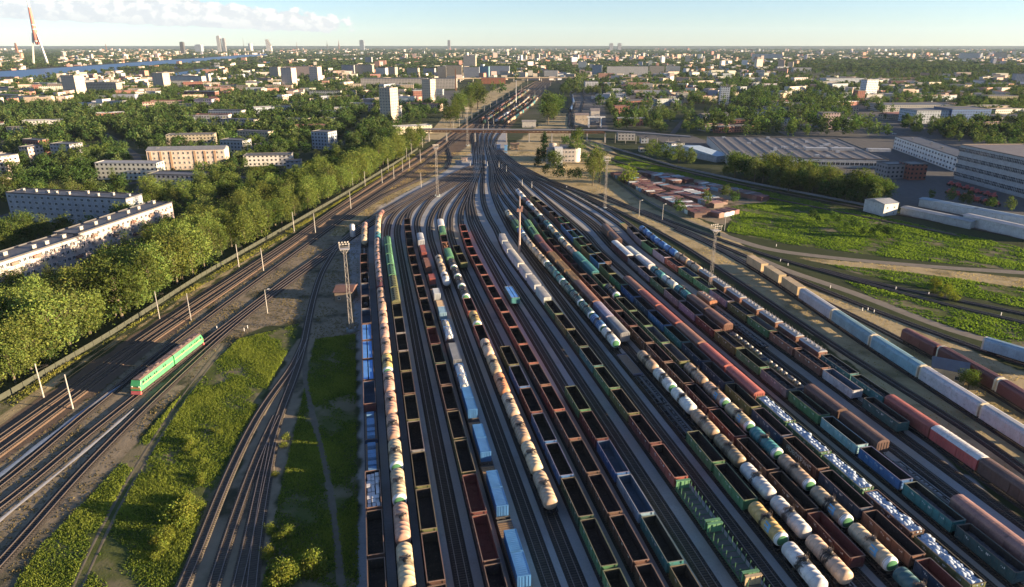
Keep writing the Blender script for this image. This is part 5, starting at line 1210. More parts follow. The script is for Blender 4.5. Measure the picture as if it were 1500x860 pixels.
wall_line('fence',[(-60,622),(20,576),(162,492),(293,407),(499,289),(600,227),(612,219)],1.7,.1,simple('fence_concrete',(.06,.065,.05),.9,.15,var=.3,scale=.8),'grey concrete panel fence between the tree belt and the railway','fence')
wall_line('wall',[(862,207),(920,224),(990,245),(1100,269),(1250,298),(1310,311)],1.3,.25,simple('pale_wall',(.22,.22,.23),.9,var=.3,scale=.5),'pale low wall following the curving line below the factory','wall')
wall_line('fence',[(892,259),(930,286),(958,306),(1010,330),(1055,346)],1.8,.08,simple('mesh_fence',(.06,.09,.07),.8),'dark mesh fence between the narrow road and the garages','fence',3)
# ------------------------------------------------------------------ pipe bridge and viaduct
def truss_bridge():
    A=np.array(G(618,207)); B=np.array(G(886,209)); C3=np.array(G(1010,214)); H_=11.0
    r=empty('pipe_bridge',(A[0],A[1],0)); tag(r,'long raised pipeline bridge crossing over the yard throat','pipe bridge')
    def loc(p,z): return (p[0]-A[0],p[1]-A[1],z)
    b=MB()
    for off in (-1.1,1.1): b.tube([loc(A+(0,off),H_+.9),loc(B+(0,off),H_+.9),loc(C3+(0,off),H_-2.3)],.8,10)
    ob('pipe',b.mesh('pipe',[simple('pipe_cladding',(.3,.29,.29),.5,.4,.3)]),r)
    b=MB(); n=44
    for off in (-2,2):
        for z in (H_,H_-1.7): b.bar(loc(A+(0,off),z),loc(B+(0,off),z),.5)
        for i in range(n):
            p=A+(B-A)*i/n; q=A+(B-A)*(i+1)/n; b.bar(loc(p+(0,off),H_ if i%2 else H_-1.7),loc(q+(0,off),H_-1.7 if i%2 else H_),.3)
    b.add([loc(A+(0,-1.9),H_-.1),loc(B+(0,-1.9),H_-.1),loc(B+(0,1.9),H_-.1),loc(A+(0,1.9),H_-.1)],[(0,1,2,3)])
    ob('truss',b.mesh('truss',[M['rust']]),r)
    for px in (619,629,655,697,743,776,809,835,860,886):
        p=A+(B-A)*(px-618)/268; b=MB()
        for s in (-1.6,1.6): b.bar(loc(p+(0,s),0),loc(p+(0,s),H_-1.7),1.0)
        b.bar(loc(p+(0,-1.6),H_-2),loc(p+(0,1.6),H_-2),.5); b.bar(loc(p+(0,-1.6),.5),loc(p+(0,1.6),H_-2.2),.2)
        ob('pier',b.mesh('pier',[M['concrete']]),r)
    for i in range(1,8):
        p=B+(C3-B)*i/8; ob('pier',MB().bar(loc(p,0),loc(p,H_-.1-2.9*i/8),.45).mesh('pier',[M['concrete']]),r)
truss_bridge()
def viaduct(px,z,label):
    P=smooth([G(*p) for p in px],30,12); T=np.gradient(P,axis=0); T/=np.linalg.norm(T,axis=1)[:,None]; Nn=np.stack([T[:,1],-T[:,0]],1)
    V=[];F=[]
    prof=[(-9,z),(-9,z+1),(-8.6,z+1),(-8.6,z+.2),(8.6,z+.2),(8.6,z+1),(9,z+1),(9,z),(7,z-1.6),(-7,z-1.6)]; m_=len(prof)
    for i in range(len(P)):
        for a,zz in prof: V.append((P[i,0]+Nn[i,0]*a,P[i,1]+Nn[i,1]*a,zz))
    for i in range(len(P)-1):
        for j in range(m_): q=i*m_+j; q2=i*m_+(j+1)%m_; F.append((q,q2,q2+m_,q+m_))
    me=bpy.data.meshes.new('deck'); me.from_pydata(V,[],F); me.materials.append(simple('viaduct_concrete',(.34,.28,.22),.9,var=.2)); me.update()
    r=empty('viaduct',(0,0,0)); tag(r,label,'viaduct'); ob('deck',me,r)
    pm=MB().box(-6,6,-1,1,0,z-1.6).mesh('pier',[M['concrete']])
    for i in range(2,len(P)-1,3):
        o=ob('pier',pm,r); o.location=(P[i,0],P[i,1],0); o.rotation_euler=(0,0,math.atan2(Nn[i,1],Nn[i,0]))
    for i in range(0,len(P)-1,4): BLOCKED.append([(P[i,0]-25,P[i,1]-18),(P[i,0]+25,P[i,1]-18),(P[i,0]+25,P[i,1]+18),(P[i,0]-25,P[i,1]+18)])
viaduct([(600,122),(700,119.5),(830,118.5),(1000,119),(1110,120),(1220,123)],8.5,'long concrete road viaduct crossing beyond the far trains')
# ------------------------------------------------------------------ masts, poles, signals
def mast_proto(H_,w0=1.3,w1=.75,floods=8,box=True):
    p=Proto('floodlight_mast'); b=MB(); n=int(H_/1.9)
    for sx in (-1,1):
        for sy in (-1,1): b.bar((sx*w0/2,sy*w0/2,.6),(sx*w1/2,sy*w1/2,H_-2),.09)
    for i in range(n):
        t0=i/n; t1=(i+1)/n; a=w0+(w1-w0)*t0; c=w0+(w1-w0)*t1; z0=.6+(H_-2.6)*t0; z1=.6+(H_-2.6)*t1
        for s in (-1,1):
            q=1 if i%2 else -1
            b.bar((-a/2*q,s*a/2,z0),(c/2*q,s*c/2,z1),.05); b.bar((s*a/2,-a/2*q,z0),(s*c/2,c/2*q,z1),.05)
            if i%3==0: b.bar((-a/2,s*a/2,z0),(a/2,s*a/2,z0),.05); b.bar((s*a/2,-a/2,z0),(s*a/2,a/2,z0),.05)
    p.part('lattice',b.mesh('lattice',[M['paint']]),color=(.27,.25,.23))
    b=MB(); b.box(-1.5,1.5,-1.2,1.2,H_-2,H_-1.9)
    for x in (-1.5,1.5):
        b.bar((x,-1.2,H_-.9),(x,1.2,H_-.9),.06)
        for y in (-1.2,1.2): b.bar((x,y,H_-1.9),(x,y,H_-.3),.07)
    for y in (-1.2,1.2): b.bar((-1.5,y,H_-.9),(1.5,y,H_-.9),.06); b.bar((-1.5,y,H_-.3),(1.5,y,H_-.3),.06)
    for s in (-1,1): b.bar((s*.4,0,H_-3.6),(s*1.45,0,H_-2),.1)
    p.part('platform',b.mesh('platform',[M['paint']]),color=(.5,.46,.42))
    fm=MB().box(-.2,.2,-.15,.15,-.18,.18).box(-.24,.24,-.19,-.15,-.22,.22).mesh('floodlight',[M['concrete']])
    for i in range(floods):
        x=-1.4+2.8*(i%(floods//2))/(floods//2-1); y=-1.25 if i<floods//2 else 1.25; p.part('floodlight',fm,None,(x,y,H_-.05))
    b=MB(); b.box(-.9,.9,-.9,.9,0,.6); 
    if box:
        b.box(-1.6,-1.0,-.4,.4,0,1.5); b.box(1.0,1.6,-.4,.4,0,1.5)
    p.part('base',b.mesh('base',[M['paint']]),color=(.25,.32,.36)); return p
for px,py,yt,lab,bx in [(515,486,356,'nearest tall lattice floodlight mast beside the leftmost train',True),(641,288,212,'lattice floodlight mast on a green base in the left fan of tracks',True),(886,305,230,'white lattice floodlight mast on the dry grass at right',False),(1039,431,330,'tall lattice floodlight mast standing between gondola and hopper trains',False),(685,214,158,'thin lattice floodlight mast rising behind the pipe bridge',True)]:
    x,y=G(px,py); lo,hi=5,80
    for _ in range(40):
        mid=(lo+hi)/2; dz=mid-CH; d=y*CP-dz*SP; up=y*SP+dz*CP; v=430-1000*up/d
        if v>yt: lo=mid
        else: hi=mid
    mast_proto(lo,max(.9,lo*.04),max(.55,lo*.024),8,bx).put((x,y,0),.35,lab,'floodlight mast','lattice floodlight masts')
x,y=G(761,370); p=Proto('lighting_column'); p.part('column',MB().lathe_z(0,0,[(0,.5),(18,.4),(26.5,.3),(26.5,.01)],10).mesh('column',[M['paint']]),color=(.42,.3,.25)); p.part('platform',MB().box(-1.3,1.3,-1,1,19.5,19.7).box(-1.3,1.3,-1,-.94,19.7,20.7).box(-1.3,1.3,.94,1,19.7,20.7).box(.6,1.5,-.5,.5,20.7,22).mesh('platform',[M['paint']]),color=(.4,.2,.15)); p.part('ladder',MB().bar((.55,-.25,.5),(.42,-.25,26),.06).bar((.55,.25,.5),(.42,.25,26),.06).mesh('ladder',[M['rust']])); p.put((x,y,0),0,'tall brown lighting column between white box wagons and tank wagons','lighting column')
x,y=G(756,153); p=Proto('lighting_column'); p.part('column',MB().lathe_z(0,0,[(0,.5),(36,.3),(36,.01)],8).mesh('column',[M['galv']])); p.part('head',MB().box(-1.5,1.5,-.6,.6,36,37).mesh('head',[M['galv']])); p.put((x,y,0),0,'thin far lighting column among the distant trains','lighting column')
pc=Proto('catenary_pole'); pc.part('pole',MB().lathe_z(0,0,[(0,.22),(10.2,.14),(10.2,.01)],8).mesh('pole',[M['concrete']])); pc.part('bracket',MB().bar((0,0,8.3),(2.9,0,8.8),.08).bar((0,0,9.6),(2.9,0,8.8),.05).bar((2.4,-.0,8.6),(2.9,0,7.2),.05).mesh('bracket',[M['steel']]))
rowsP={'fence side of main line':[(64,582),(234,467),(350,391),(431,339),(517,274),(535,273),(569,252),(596,235),(603,227),(619,216)],'yard side of main line':[(107,599),(280,470),(386,397),(462,341),(514,306),(560,269),(590,252),(600,246),(616,237),(577,262),(617,275)]}
k=0
for where,L_ in rowsP.items():
    for i,(px,py) in enumerate(L_):
        x,y=G(px,py); pc.put((x,y,0),random.uniform(-.1,.1)+(0.9 if k==0 else .9+math.pi),'grey concrete overhead line pole, %s from near end, %s'%(ORD[i],where),'overhead line pole','overhead line poles along the main line')
    k+=1
for i in range(14):
    for s,w in ((0,'left'),(1,'right')):
        t=i/13; px=(655+t*118) if s==0 else (708+t*98); py=197-t*70 if s==0 else 196-t*70; pc.put((*G(px,py),0),.9+s*math.pi,'distant overhead line pole, %s past the pipe bridge, %s of main line'%(ORD[i],w),'overhead line pole','distant overhead line poles')
for i,(tr,off,z) in enumerate((('M1',0,6.6),('M2',0,6.6),('M1',0,7.9),('M2',0,7.9))):
    P=PATH[tr].P[::6]; b=MB(); b.tube([(x,y,z+.25*math.cos(j*.75)) for j,(x,y) in enumerate(P) if y<650],.035,4)
    tag(ob('overhead_wire',b.mesh('overhead_wire',[M['steel']])),('lower contact wire over the outer main line track','lower contact wire over the inner main line track','upper carrying wire over the outer main line track','upper carrying wire over the inner main line track')[i],'overhead wire','overhead wires of the main line')
ps=Proto('lamp_post'); ps.part('post',MB().lathe_z(0,0,[(0,.16),(9,.1),(9,.01)],8).mesh('post',[M['concrete']])); ps.part('lamp',MB().bar((0,0,8.8),(1.2,-.2,9.2),.08).box(.9,1.7,-.4,0,9.1,9.3).mesh('lamp',[M['galv']]))
for px,py,lab in [(392,459,'lone leaning concrete post beside the dark dirt patch'),(936,317,'grey lamp post on dry grass left of the narrow road'),(970,323,'short white lamp post near the bend of the narrow road'),(1061,338,'thin lamp post by the fence below the mast')]: ps.put((*G(px,py),0),.4,lab,'lamp post')
sg=Proto('railway_signal'); sg.part('post',MB().lathe_z(0,0,[(0,.09),(5,.09),(5,.01)],8).mesh('post',[M['galv']])); sg.part('signal_head',MB().box(-.3,.3,-.25,0,4.3,5.6).mesh('signal_head',[M['inner']]),color=(.02,.02,.02)); sg.part('ladder',MB().bar((-.2,.3,0),(-.2,.1,4.5),.05).bar((.2,.3,0),(.2,.1,4.5),.05).mesh('ladder',[M['galv']]))
SGP=[(689,244),(703,233),(714,244),(731,246),(691,232),(742,252),(735,248),(779,276),(765,272)]
for i,(px,py) in enumerate(SGP): sg.put((*G(px,py),0),math.pi if i%2 else 0,'slim railway signal, %s counted from the left fan round the track throat'%ORD[i],'railway signal','signals at the track throat')
mk=Proto('marker_post'); mk.part('post',MB().box(-.1,.1,-.1,.1,0,1.15).mesh('post',[M['white']]))
for i,(px,py) in enumerate([(358,485),(363,481),(318,482),(830,275),(1137,361),(1216,422),(1263,455),(1271,455),(1280,458),(1143,383),(1154,389),(1312,424),(1360,432),(1466,462)]): mk.put((*G(px,py),0),.3,'short white marker post, %s of those scattered from the loco to the far right tracks'%ORD[i],'marker post','white marker posts')
# ------------------------------------------------------------------ garages, cars, machines
gp=Proto('garage'); gp.part('wall',MB().box(-1.7,1.7,-3,3,0,2.3).mesh('wall',[M['paint']])); gp.part('roof',MB().prism([(-1.8,2.302),(1.8,2.302),(1.8,2.4),(0,2.75),(-1.8,2.4)],-3.1,3.1).mesh('roof',[M['paint']])); gp.part('door',MB().box(-1.2,1.2,-3.06,-3.0,.05,2.0).mesh('door',[M['paint']]))
GC=['rust','maroon','rust','brown','rust','maroon','brown','grey','rust','maroon','lblue','pinkbrown','brown','rust','white']; ROWG=[((908,256),(968,286),15,'second roadside row'),((950,258),(992,270),8,'row behind the middle row'),((976,288),(1036,317),13,'second near row'),((1000,282),(1058,300),11,'inner row by the trees'),((1040,276),(1120,294),13,'lower thicket row'),((900,257),(960,289),15,'far roadside row'),((925,258),(955,277),7,'second row from the narrow road'),((933,256),(985,262),7,'back row by the railway bank'),((967,290),(1026,319),13,'near roadside row'),((960,273),(1000,284),8,'middle row near the round tree'),((985,285),(1052,304),12,'inner row of the near end'),((985,262),(1010,268),4,'short row behind the round tree'),((1003,277),(1034,282),5,'row of bright red garages'),((1022,272),(1110,290),14,'last row towards the thicket'),((1045,318),(1075,312),4,'pair of rows at the field edge')]
for (a_,b_,n,w) in ROWG:
    A=np.array(G(*a_));B=np.array(G(*b_)); rz=math.atan2(B[1]-A[1],B[0]-A[0])
    for i in range(n):
        q=A+(B-A)*(i+.5)/n; cn='brightred' if 'bright red' in w else random.choice(GC); c_=jit(COLR[cn]); rc=random.choice(GC); 
        sc_=1.25 if n<14 else 1.15; gp.put((q[0],q[1],0),rz+random.uniform(-.03,.03),'%s garage, %s from the left in the %s'%(cword(cn),ORD[i],w),'garage','lock-up garages',{'wall':c_,'roof':jit(COLR[rc]) if random.random()<.92 else (.36,.37,.39),'door':tuple(v*1.1 for v in c_)},scale=(sc_,sc_,1.1))
    footprint(A,B,6,4)
cp=Proto('car'); cp.part('body',MB().prismx([(-2.1,.3),(2.1,.3),(2.1,.75),(1.2,.9),(-1.4,.9),(-2.1,.8)],-.85,.85).mesh('body',[M['clean']])); cp.part('cabin',MB().prismx([(-1.3,.9),(1.0,.9),(.5,1.42),(-.9,1.42)],-.75,.75).mesh('cabin',[M['glass']])); cp.part('roof',MB().box(-.7,.7,-.85,.45,1.425,1.46).mesh('roof',[M['clean']]))
wmh=MB().cyl_x(0,.32,.32,-.1,.1,10).mesh('wheel',[M['steel']])
for x in (-.8,.8):
    for y in (-1.3,1.3): cp.part('wheel',wmh,None,(x,y,0))
CCS=['white','grey','black','red','blue','lgrey','dgreen']
for i,(px,py) in enumerate([(70,182),(78,183),(86,181),(95,184),(104,182),(66,250),(74,251),(250,280),(262,282),(336,256),(342,255),(1262,170),(1275,178),(1290,186),(1310,197),(1335,206),(1120,215),(1300,265),(870,170),(872,180)]):
    cn=CCS[i%7]; cp.put((*G(px,py),.02),random.uniform(0,6),'%s parked car, %s counted from the left of the picture'%(cword(cn),ORD[i]),'car','parked cars',{'body':COLR[cn],'roof':COLR[cn]})
mp=Proto('farm_machine'); mp.part('body',MB().box(-1.2,1.2,-2,2,.8,2.0).box(-.9,.9,-.4,1.2,2.0,3.2).mesh('body',[M['clean']]),color=(.45,.04,.04)); mp.part('boom',MB().bar((0,-2,1.6),(0,-4.5,2.6),.4).mesh('boom',[M['clean']]),color=(.45,.04,.04)); wm2=MB().cyl_x(0,.8,.8,-.25,.25,12).mesh('wheel',[M['steel']])
for x in (-1.4,1.4):
    for y in (-1.5,1.6): mp.part('wheel',wm2,None,(x,y,0))
for i in range(14):
    mp.put((*G(1390+(i%7)*11+random.uniform(-3,3),272+(i//7)*12+(i%7)*3),0),random.uniform(0,6),'bright red farm machine, %s of those parked below the grey factory'%ORD[i],'farm machine','red farm machines')
# ------------------------------------------------------------------ landmarks on the skyline
def tv_tower():
    x,y=G(62,97.5); k=math.hypot(x,y); r=empty('broadcast_tower',(x,y,0)); tag(r,'tall red and white three legged broadcasting tower at far left','broadcasting tower')
    d=y; s=.94
    W_=lambda px: (px-62)*KD(97.5)/1000
    S=KD(97.5)/1000
    def leg(x0,y0,n):
        b=MB(); b.bar((x0*S,y0*S,0),(x0*.28*S,y0*.28*S,46*S),2.0*S,0,1.7*S); return ob('leg',b.mesh('leg',[M['paint']]),r,color=(.7,.66,.6,1))
    leg(-11,-2,0); leg(12,-4,1); leg(0,14,2)
    b=MB().lathe_z(0,0,[(30*S,2.0*S),(36*S,3.4*S),(58*S,2.6*S),(80*S,1.7*S)],10); ob('shaft',b.mesh('shaft',[M['paint']]),r,color=(.5,.12,.07,1))
    b=MB()
    for z,w in ((34,3.7),(50,3.1),(56,3.0)): b.lathe_z(0,0,[(z*S,.1),(z*S,w*S),((z+1.6)*S,w*S),((z+1.6)*S,.1)],10)
    ob('gallery',b.mesh('gallery',[M['paint']]),r,color=(.68,.64,.6,1))
    b=MB().lathe_z(0,0,[(80*S,1.3*S),(92*S,.9*S),(92*S,.02)],8); ob('antenna',b.mesh('antenna',[M['paint']]),r,color=(.72,.7,.68,1))
tv_tower()
x,y=G(862,186); S=KD(186)/1000; gc=empty('gantry_crane',(x,y,0)); tag(gc,'white portal gantry crane in the works yard past the pipe bridge','gantry crane'); L_=24*S; H_=15*S
ob('girder',MB().box(-3*S,L_,-1,1,H_-1.6*S,H_).mesh('girder',[M['clean']]),gc,color=(.62,.62,.6,1))
for xx in (0,18*S):
    ob('leg',MB().bar((xx,-5,0),(xx,-.6,H_-1.7*S),1.2).bar((xx,5,0),(xx,.6,H_-1.7*S),1.2).box(xx-.7,xx+.7,-5.5,5.5,0,.8).mesh('leg',[M['clean']]),gc,color=(.62,.62,.6,1))
def sky_tower(px,py,yt,w,label,kind='slab',col=GR):
    x,y=G(px,py); S=KD(py)/1000; H_=(py-yt)*S/.94; r=empty('skyscraper' if kind!='spire' and kind!='mast' else ('church_tower' if kind=='spire' else 'radio_mast'),(x,y,0)); tag(r,label,'tower')
    w*=S
    if kind=='slab': b=MB().box(-w/2,w/2,-w/2,w/2,0,H_).box(-w*.3,w*.3,-w*.3,w*.3,H_,H_*1.04)
    elif kind=='round': b=MB().lathe_z(0,0,[(0,w/2),(H_,w/2),(H_,.1)],16)
    elif kind=='sail': b=MB().prism([(-w/2,0),(w/2,0),(w*.42,H_*.5),(-w*.1,H_),(-w*.5,H_*1.0),(-w*.42,H_*.5)],-w*.3,w*.3)
    elif kind=='spire': b=MB().box(-w/2,w/2,-w/2,w/2,0,H_*.45).lathe_z(0,0,[(H_*.45,w*.6),(H_*.6,w*.3),(H_,.05)],8)
    else: b=MB().bar((0,0,0),(0,0,H_),w,0,w*.4)
    ob('wall',b.mesh('wall',[M['facade' if kind!='mast' else 'rust']]),r,color=(*col,1))
for t in [(323,77,56,5,'pale slab half of the twin tower across the river','slab',(.5,.5,.5)),(330,77,59,4,'darker half of the twin tower across the river','slab',(.25,.25,.27)),(395,77,60,8,'white sail shaped skyscraper across the river','sail',(.62,.62,.62)),(269,80,64,5,'dark leaning slab tower by the river','slab',(.06,.06,.07)),(293,78,67,9,'glassy blue low tower by the river','slab',BL),(368,76,65,6,'pale round tower left of the sail','round',WH),(480,74,60,1.6,'dark green church spire on the skyline, left one','spire',(.1,.12,.12)),(497,74,59,1.8,'brown church spire on the skyline, right one','spire',(.2,.12,.09)),(531,75,61,6,'blue grey slab tower above the old town','slab',(.2,.24,.3)),(658,74,61,4,'slim stepped stone tower on the skyline','slab',(.22,.22,.25)),(895,75,65,5,'left grey twin block on the skyline at centre right','slab',GR),(907,75,65,5,'right grey twin block on the skyline at centre right','slab',GR),(26,80,65,4,'brown power station chimney at far left','mast',(.3,.1,.08)),(157,78,66,1.2,'thin white mast on the left skyline','mast',WH),(668,133,104,2.2,'tall brick chimney beside the unfinished frame','mast',(.2,.1,.07)),(436,80,64,.6,'bridge pylon between the towers','mast',GR),(358,76,58,.5,'thin crane mast left of the sail tower','mast',GR),(246,250,248,1,'x','mast',GR)]:
    if t[4]!='x': sky_tower(*t)
# ------------------------------------------------------------------ far town: too many to count, one object
def far_town():
    V=[];T=[]
    n=17000; d=np.exp(RNG.uniform(math.log(1050),math.log(12500),n)); u=RNG.uniform(-.8,.8,n)
    for D,U in zip(d,u):
        x=U*D*1.02; y=D
        s=math.sin(x*.0021+1)+math.sin(y*.0013+x*.0007)+math.sin(x*.005-y*.003)
        if s<random.uniform(-1.4,.6): continue
        if x<-.1*y and y>1350 and any(inpoly(np.array([x,x,x]),np.array([y,y+80,y+180]),PXP(r)).any() for r in RIV): continue
        if y<1900 and -.14*y<x<.14*y-20: continue
        if y<1150 and (x>-.1*y): continue
        px=750+1000*x/(y*CP+CH*SP)
        if blocked(x,y): continue
        if y<2600 and random.random()<.68: continue
        if abs(750+1000*x/(y*CP+CH*SP)-62)<26 and y>1500: continue
        w=random.uniform(10,22) if random.random()<.6 else random.uniform(20,50); dp=random.uniform(10,16); h=random.choice([5,5,6,7,9,9,12,15,15]) if y<3500 else random.choice([9,12,15,15,18])
        if y>2600 and random.random()<.06: h=random.uniform(22,40); w=random.uniform(14,30)
        a=random.uniform(-.5,.5)+(math.pi/2 if random.random()<.4 else 0); ca,sa_=math.cos(a),math.sin(a)
        c=random.choice([(.5,.46,.4),(.42,.36,.3),(.58,.56,.52),(.34,.28,.25),(.36,.2,.16),(.28,.3,.34),(.46,.38,.31)]); c=jit(tuple(min(.75,v*1.08) for v in c),.15); rc=random.choice([(.1,.1,.105),(.1,.1,.1),(.22,.09,.06),(.3,.3,.32),(.14,.13,.13)])
        q=[(x+ca*i*w/2-sa_*j*dp/2,y+sa_*i*w/2+ca*j*dp/2) for i,j in ((-1,-1),(1,-1),(1,1),(-1,1))]
        for i in range(4):
            p0,p1=q[i],q[(i+1)%4]; V.append([(*p0,0),(*p1,0),(*p1,h),(*p0,h)]); T.append(c)
        V.append([(*p,h) for p in q]); T.append(rc)
    m,nt,out=newmat('far_town_walls'); N=NT(nt); at=N.n('Attribute',attribute_name='tint'); bs=N.bsdf(at.outputs['Color'],.85,.2); N.l(bs.outputs[0],out.inputs[0])
    tag(ob('far_town',np_quads('far_town',np.array(V),m,np.array(T))),'countless small pale buildings of the town stretching to the horizon','town',kind='stuff')
# small houses and sheds scattered in the districts
def houses(poly,n,where,wr,hr):
    p=PXP(poly); a=np.array(p); x0,y0=a.min(0); x1,y1=a.max(0); k=0; t=0
    while k<n and t<4000:
        t+=1; x=random.uniform(x0,x1); y=random.uniform(y0,y1)
        if not inpoly(np.array([x]),np.array([y]),p)[0]: continue
        if any(b0<x<b1 and c0<y<c1 for b0,b1,c0,c1 in HB): continue
        if any(((P_r[:,0]-x)**2+(P_r[:,1]-y)**2).min()<(r_+8)**2 for P_r,r_ in ROADP): continue
        cn,cc=random.choice([('white',(.55,.54,.5)),('cream',(.5,.43,.33)),('grey',(.33,.34,.36)),('pale pink',(.48,.36,.31)),('tan',(.4,.32,.24)),('brick red',(.27,.1,.075)),('pale blue',(.36,.42,.48))])
        w_=random.uniform(*wr); d_=random.uniform(9,15); yaw=random.uniform(-.5,.5); h_=random.uniform(*hr); pit=random.choice((0,0,2.2)) if h_<9 else 0
        building('house',cn+' '+('gabled house' if pit else 'flat roofed building')+' half hidden '+where,(x,y),(x+math.cos(yaw)*w_,y+math.sin(yaw)*w_),d_,h_,jit(cc,.12),'house',roofc=random.choice([(.1,.1,.105),(.2,.09,.07),(.3,.31,.33),(.16,.15,.14)]),group='houses '+where,mat='facade',clear=20,pitched=pit)
        HB.append((x-10,x+w_+10,y-22,y+d_+12)); k+=1
HB=[]
for p in BLOCKED:
    a=np.array(p); HB.append((a[:,0].min()-8,a[:,0].max()+8,a[:,1].min()-2,a[:,1].max()+2))
houses([(-100,400),(100,300),(420,262),(590,200),(540,150),(300,150),(-150,190)],26,'among the trees left of the railway belt',(14,46),(6,15))
houses([(600,190),(650,160),(600,128),(400,122),(0,128),(-250,160),(300,150),(540,150)],60,'in the housing district towards the river',(14,60),(6,16))
houses([(900,192),(1060,200),(1250,180),(1240,150),(1200,124),(1060,120),(890,122)],85,'in the works district behind the factory',(12,60),(4,11))
houses([(1240,150),(1300,180),(1560,215),(1560,118),(1200,118)],70,'among the far sheds at the right',(18,75),(5,11))
# ------------------------------------------------------------------ where trees may not stand
def blocked(x,y):
    for P_r,r_ in ROADP:
        if P_r[:,0].min()-9<x<P_r[:,0].max()+9 and P_r[:,1].min()-9<y<P_r[:,1].max()+9 and ((P_r[:,0]-x)**2+(P_r[:,1]-y)**2).min()<r_*r_: return True
    for b in BB:
        if b[0]<x<b[1] and b[2]<y<b[3]:
            if inpoly(np.array([x]),np.array([y]),b[4])[0]: return True
    return False
BB=[]
for p in BLOCKED:
    a=np.array(p); BB.append((a[:,0].min(),a[:,0].max(),a[:,1].min(),a[:,1].max(),p))
far_town()
CANOPY=set()
def vis(x,y):
    d=y*CP+CH*SP; return d>20 and abs(x/d)<.8 and 430-1000*(y*SP-CH*CP)/d<900
cand=[s for s in BG if vis(s[0],s[1]) and not blocked(s[0],s[1])]
own=[s for s in SPOTS if vis(s[0],s[1]) and not (s[2]!='bush' and 'belt along' not in s[4] and blocked(s[0],s[1]))]
bush=[s for s in own if s[2]=='bush']; own=[s for s in own if s[2]!='bush']
allt=sorted(own+cand,key=lambda s:-s[3]/math.hypot(s[0],s[1])); solo=allt[:296]; rest=allt[296:]
for s in solo: plant(s[2],s[0],s[1],s[3],s[4],s[5])
for s in bush: plant('bush',s[0],s[1],s[3],s[4],s[5])
print('trees',len(own),len(cand),'bushes',len(bush),'rest',len(rest))
LODC={}
def lod(k,near,v):
    if (k,near,v) in LODC: return LODC[(k,near,v)]
    sp={'broad':(6.0,6.6,10.2,(.09,.12,.03)),'round':(4.3,5.0,8.2,(.048,.08,.024)),'tall':(3.4,7.6,10.6,(.07,.098,.03)),'birch':(3.3,5.6,9.0,(.085,.11,.04)),'spruce':(2.6,6.4,7.4,(.03,.06,.022)),'bush':(2,1.5,1.5,(.1,.12,.03))}[k]
    q={0:(55,11,.62,1.0),1:(40,6,.95,1.05),2:(24,4,1.5,1.1)}[near]
    V,t,_=crown(*sp[:3],q[0],q[1],q[2],q[3],sp[3],v*11+near); H={'broad':17.3,'round':13.4,'tall':18.4,'birch':14.8,'spruce':14,'bush':2.6}[k]; LODC[(k,near,v)]=(V/H,t); return LODC[(k,near,v)]
VV=[];TT=[]
def far_tree(k,x,y,h,near):
    V,t=lod(k,near,random.randrange(6)); a=random.uniform(0,6.28); ca,sa_=math.cos(a),math.sin(a); s=h
    Q=np.empty_like(V); Q[...,0]=(V[...,0]*ca-V[...,1]*sa_)*s+x; Q[...,1]=(V[...,0]*sa_+V[...,1]*ca)*s+y; Q[...,2]=V[...,2]*s; VV.append(Q.astype(np.float32)); TT.append(t*random.uniform(.75,1.3))
for s in rest: far_tree(s[2],s[0],s[1],s[3],0 if math.hypot(s[0],s[1])<700 else 1)
tag(ob('woodland',np_quads('woodland',np.concatenate(VV),M['leaf'],np.concatenate(TT))),'dense green trees filling the districts beyond the single trees','woodland',kind='stuff')
VV=[];TT=[]
n=46000; d=np.exp(RNG.uniform(math.log(700),math.log(14000),n)); u=RNG.uniform(-.8,.8,n); nt_=0
rivp=[PXP(r) for r in RIV]
CL=['round','tall','birch','round']
for D,U in zip(d,u):
    x=U*D; y=D
    s=math.sin(x*.0031+2)+math.sin(y*.0023-x*.0011)+math.sin(x*.009+y*.004)*.7
    if s<random.uniform(-3.2,.9): continue
    if y<1350 and not(x<-.17*y or x>.62*y): continue
    if y<2300 and -.11*y<x<.11*y-60: continue
    if x<-.1*y and any(inpoly(np.array([x,x,x]),np.array([y,y+80,y+180]),r).any() for r in rivp): continue
    if blocked(x,y): continue
    sc=1.0 if y<2500 else (1.35 if y<5000 else 2.2)
    far_tree(random.choice(CL),x,y,random.uniform(9,16)*sc**.5 if sc<2 else random.uniform(14,20),1 if y<1500 else 2); nt_+=1
    if y>2500:
        V=VV[-1]; c=np.array((x,y,0)); VV[-1]=(c+(V-c)*np.array((sc*2.2,sc*2.2,1))).astype(np.float32)
tag(ob('far_woodland',np_quads('far_woodland',np.concatenate(VV),M['leaf'],np.concatenate(TT))),'far green tree cover between the houses out to the horizon','woodland',kind='stuff')
print('far trees',nt_,'quads',sum(len(v) for v in VV))
HAZE=2e-5; EXPO=2.05
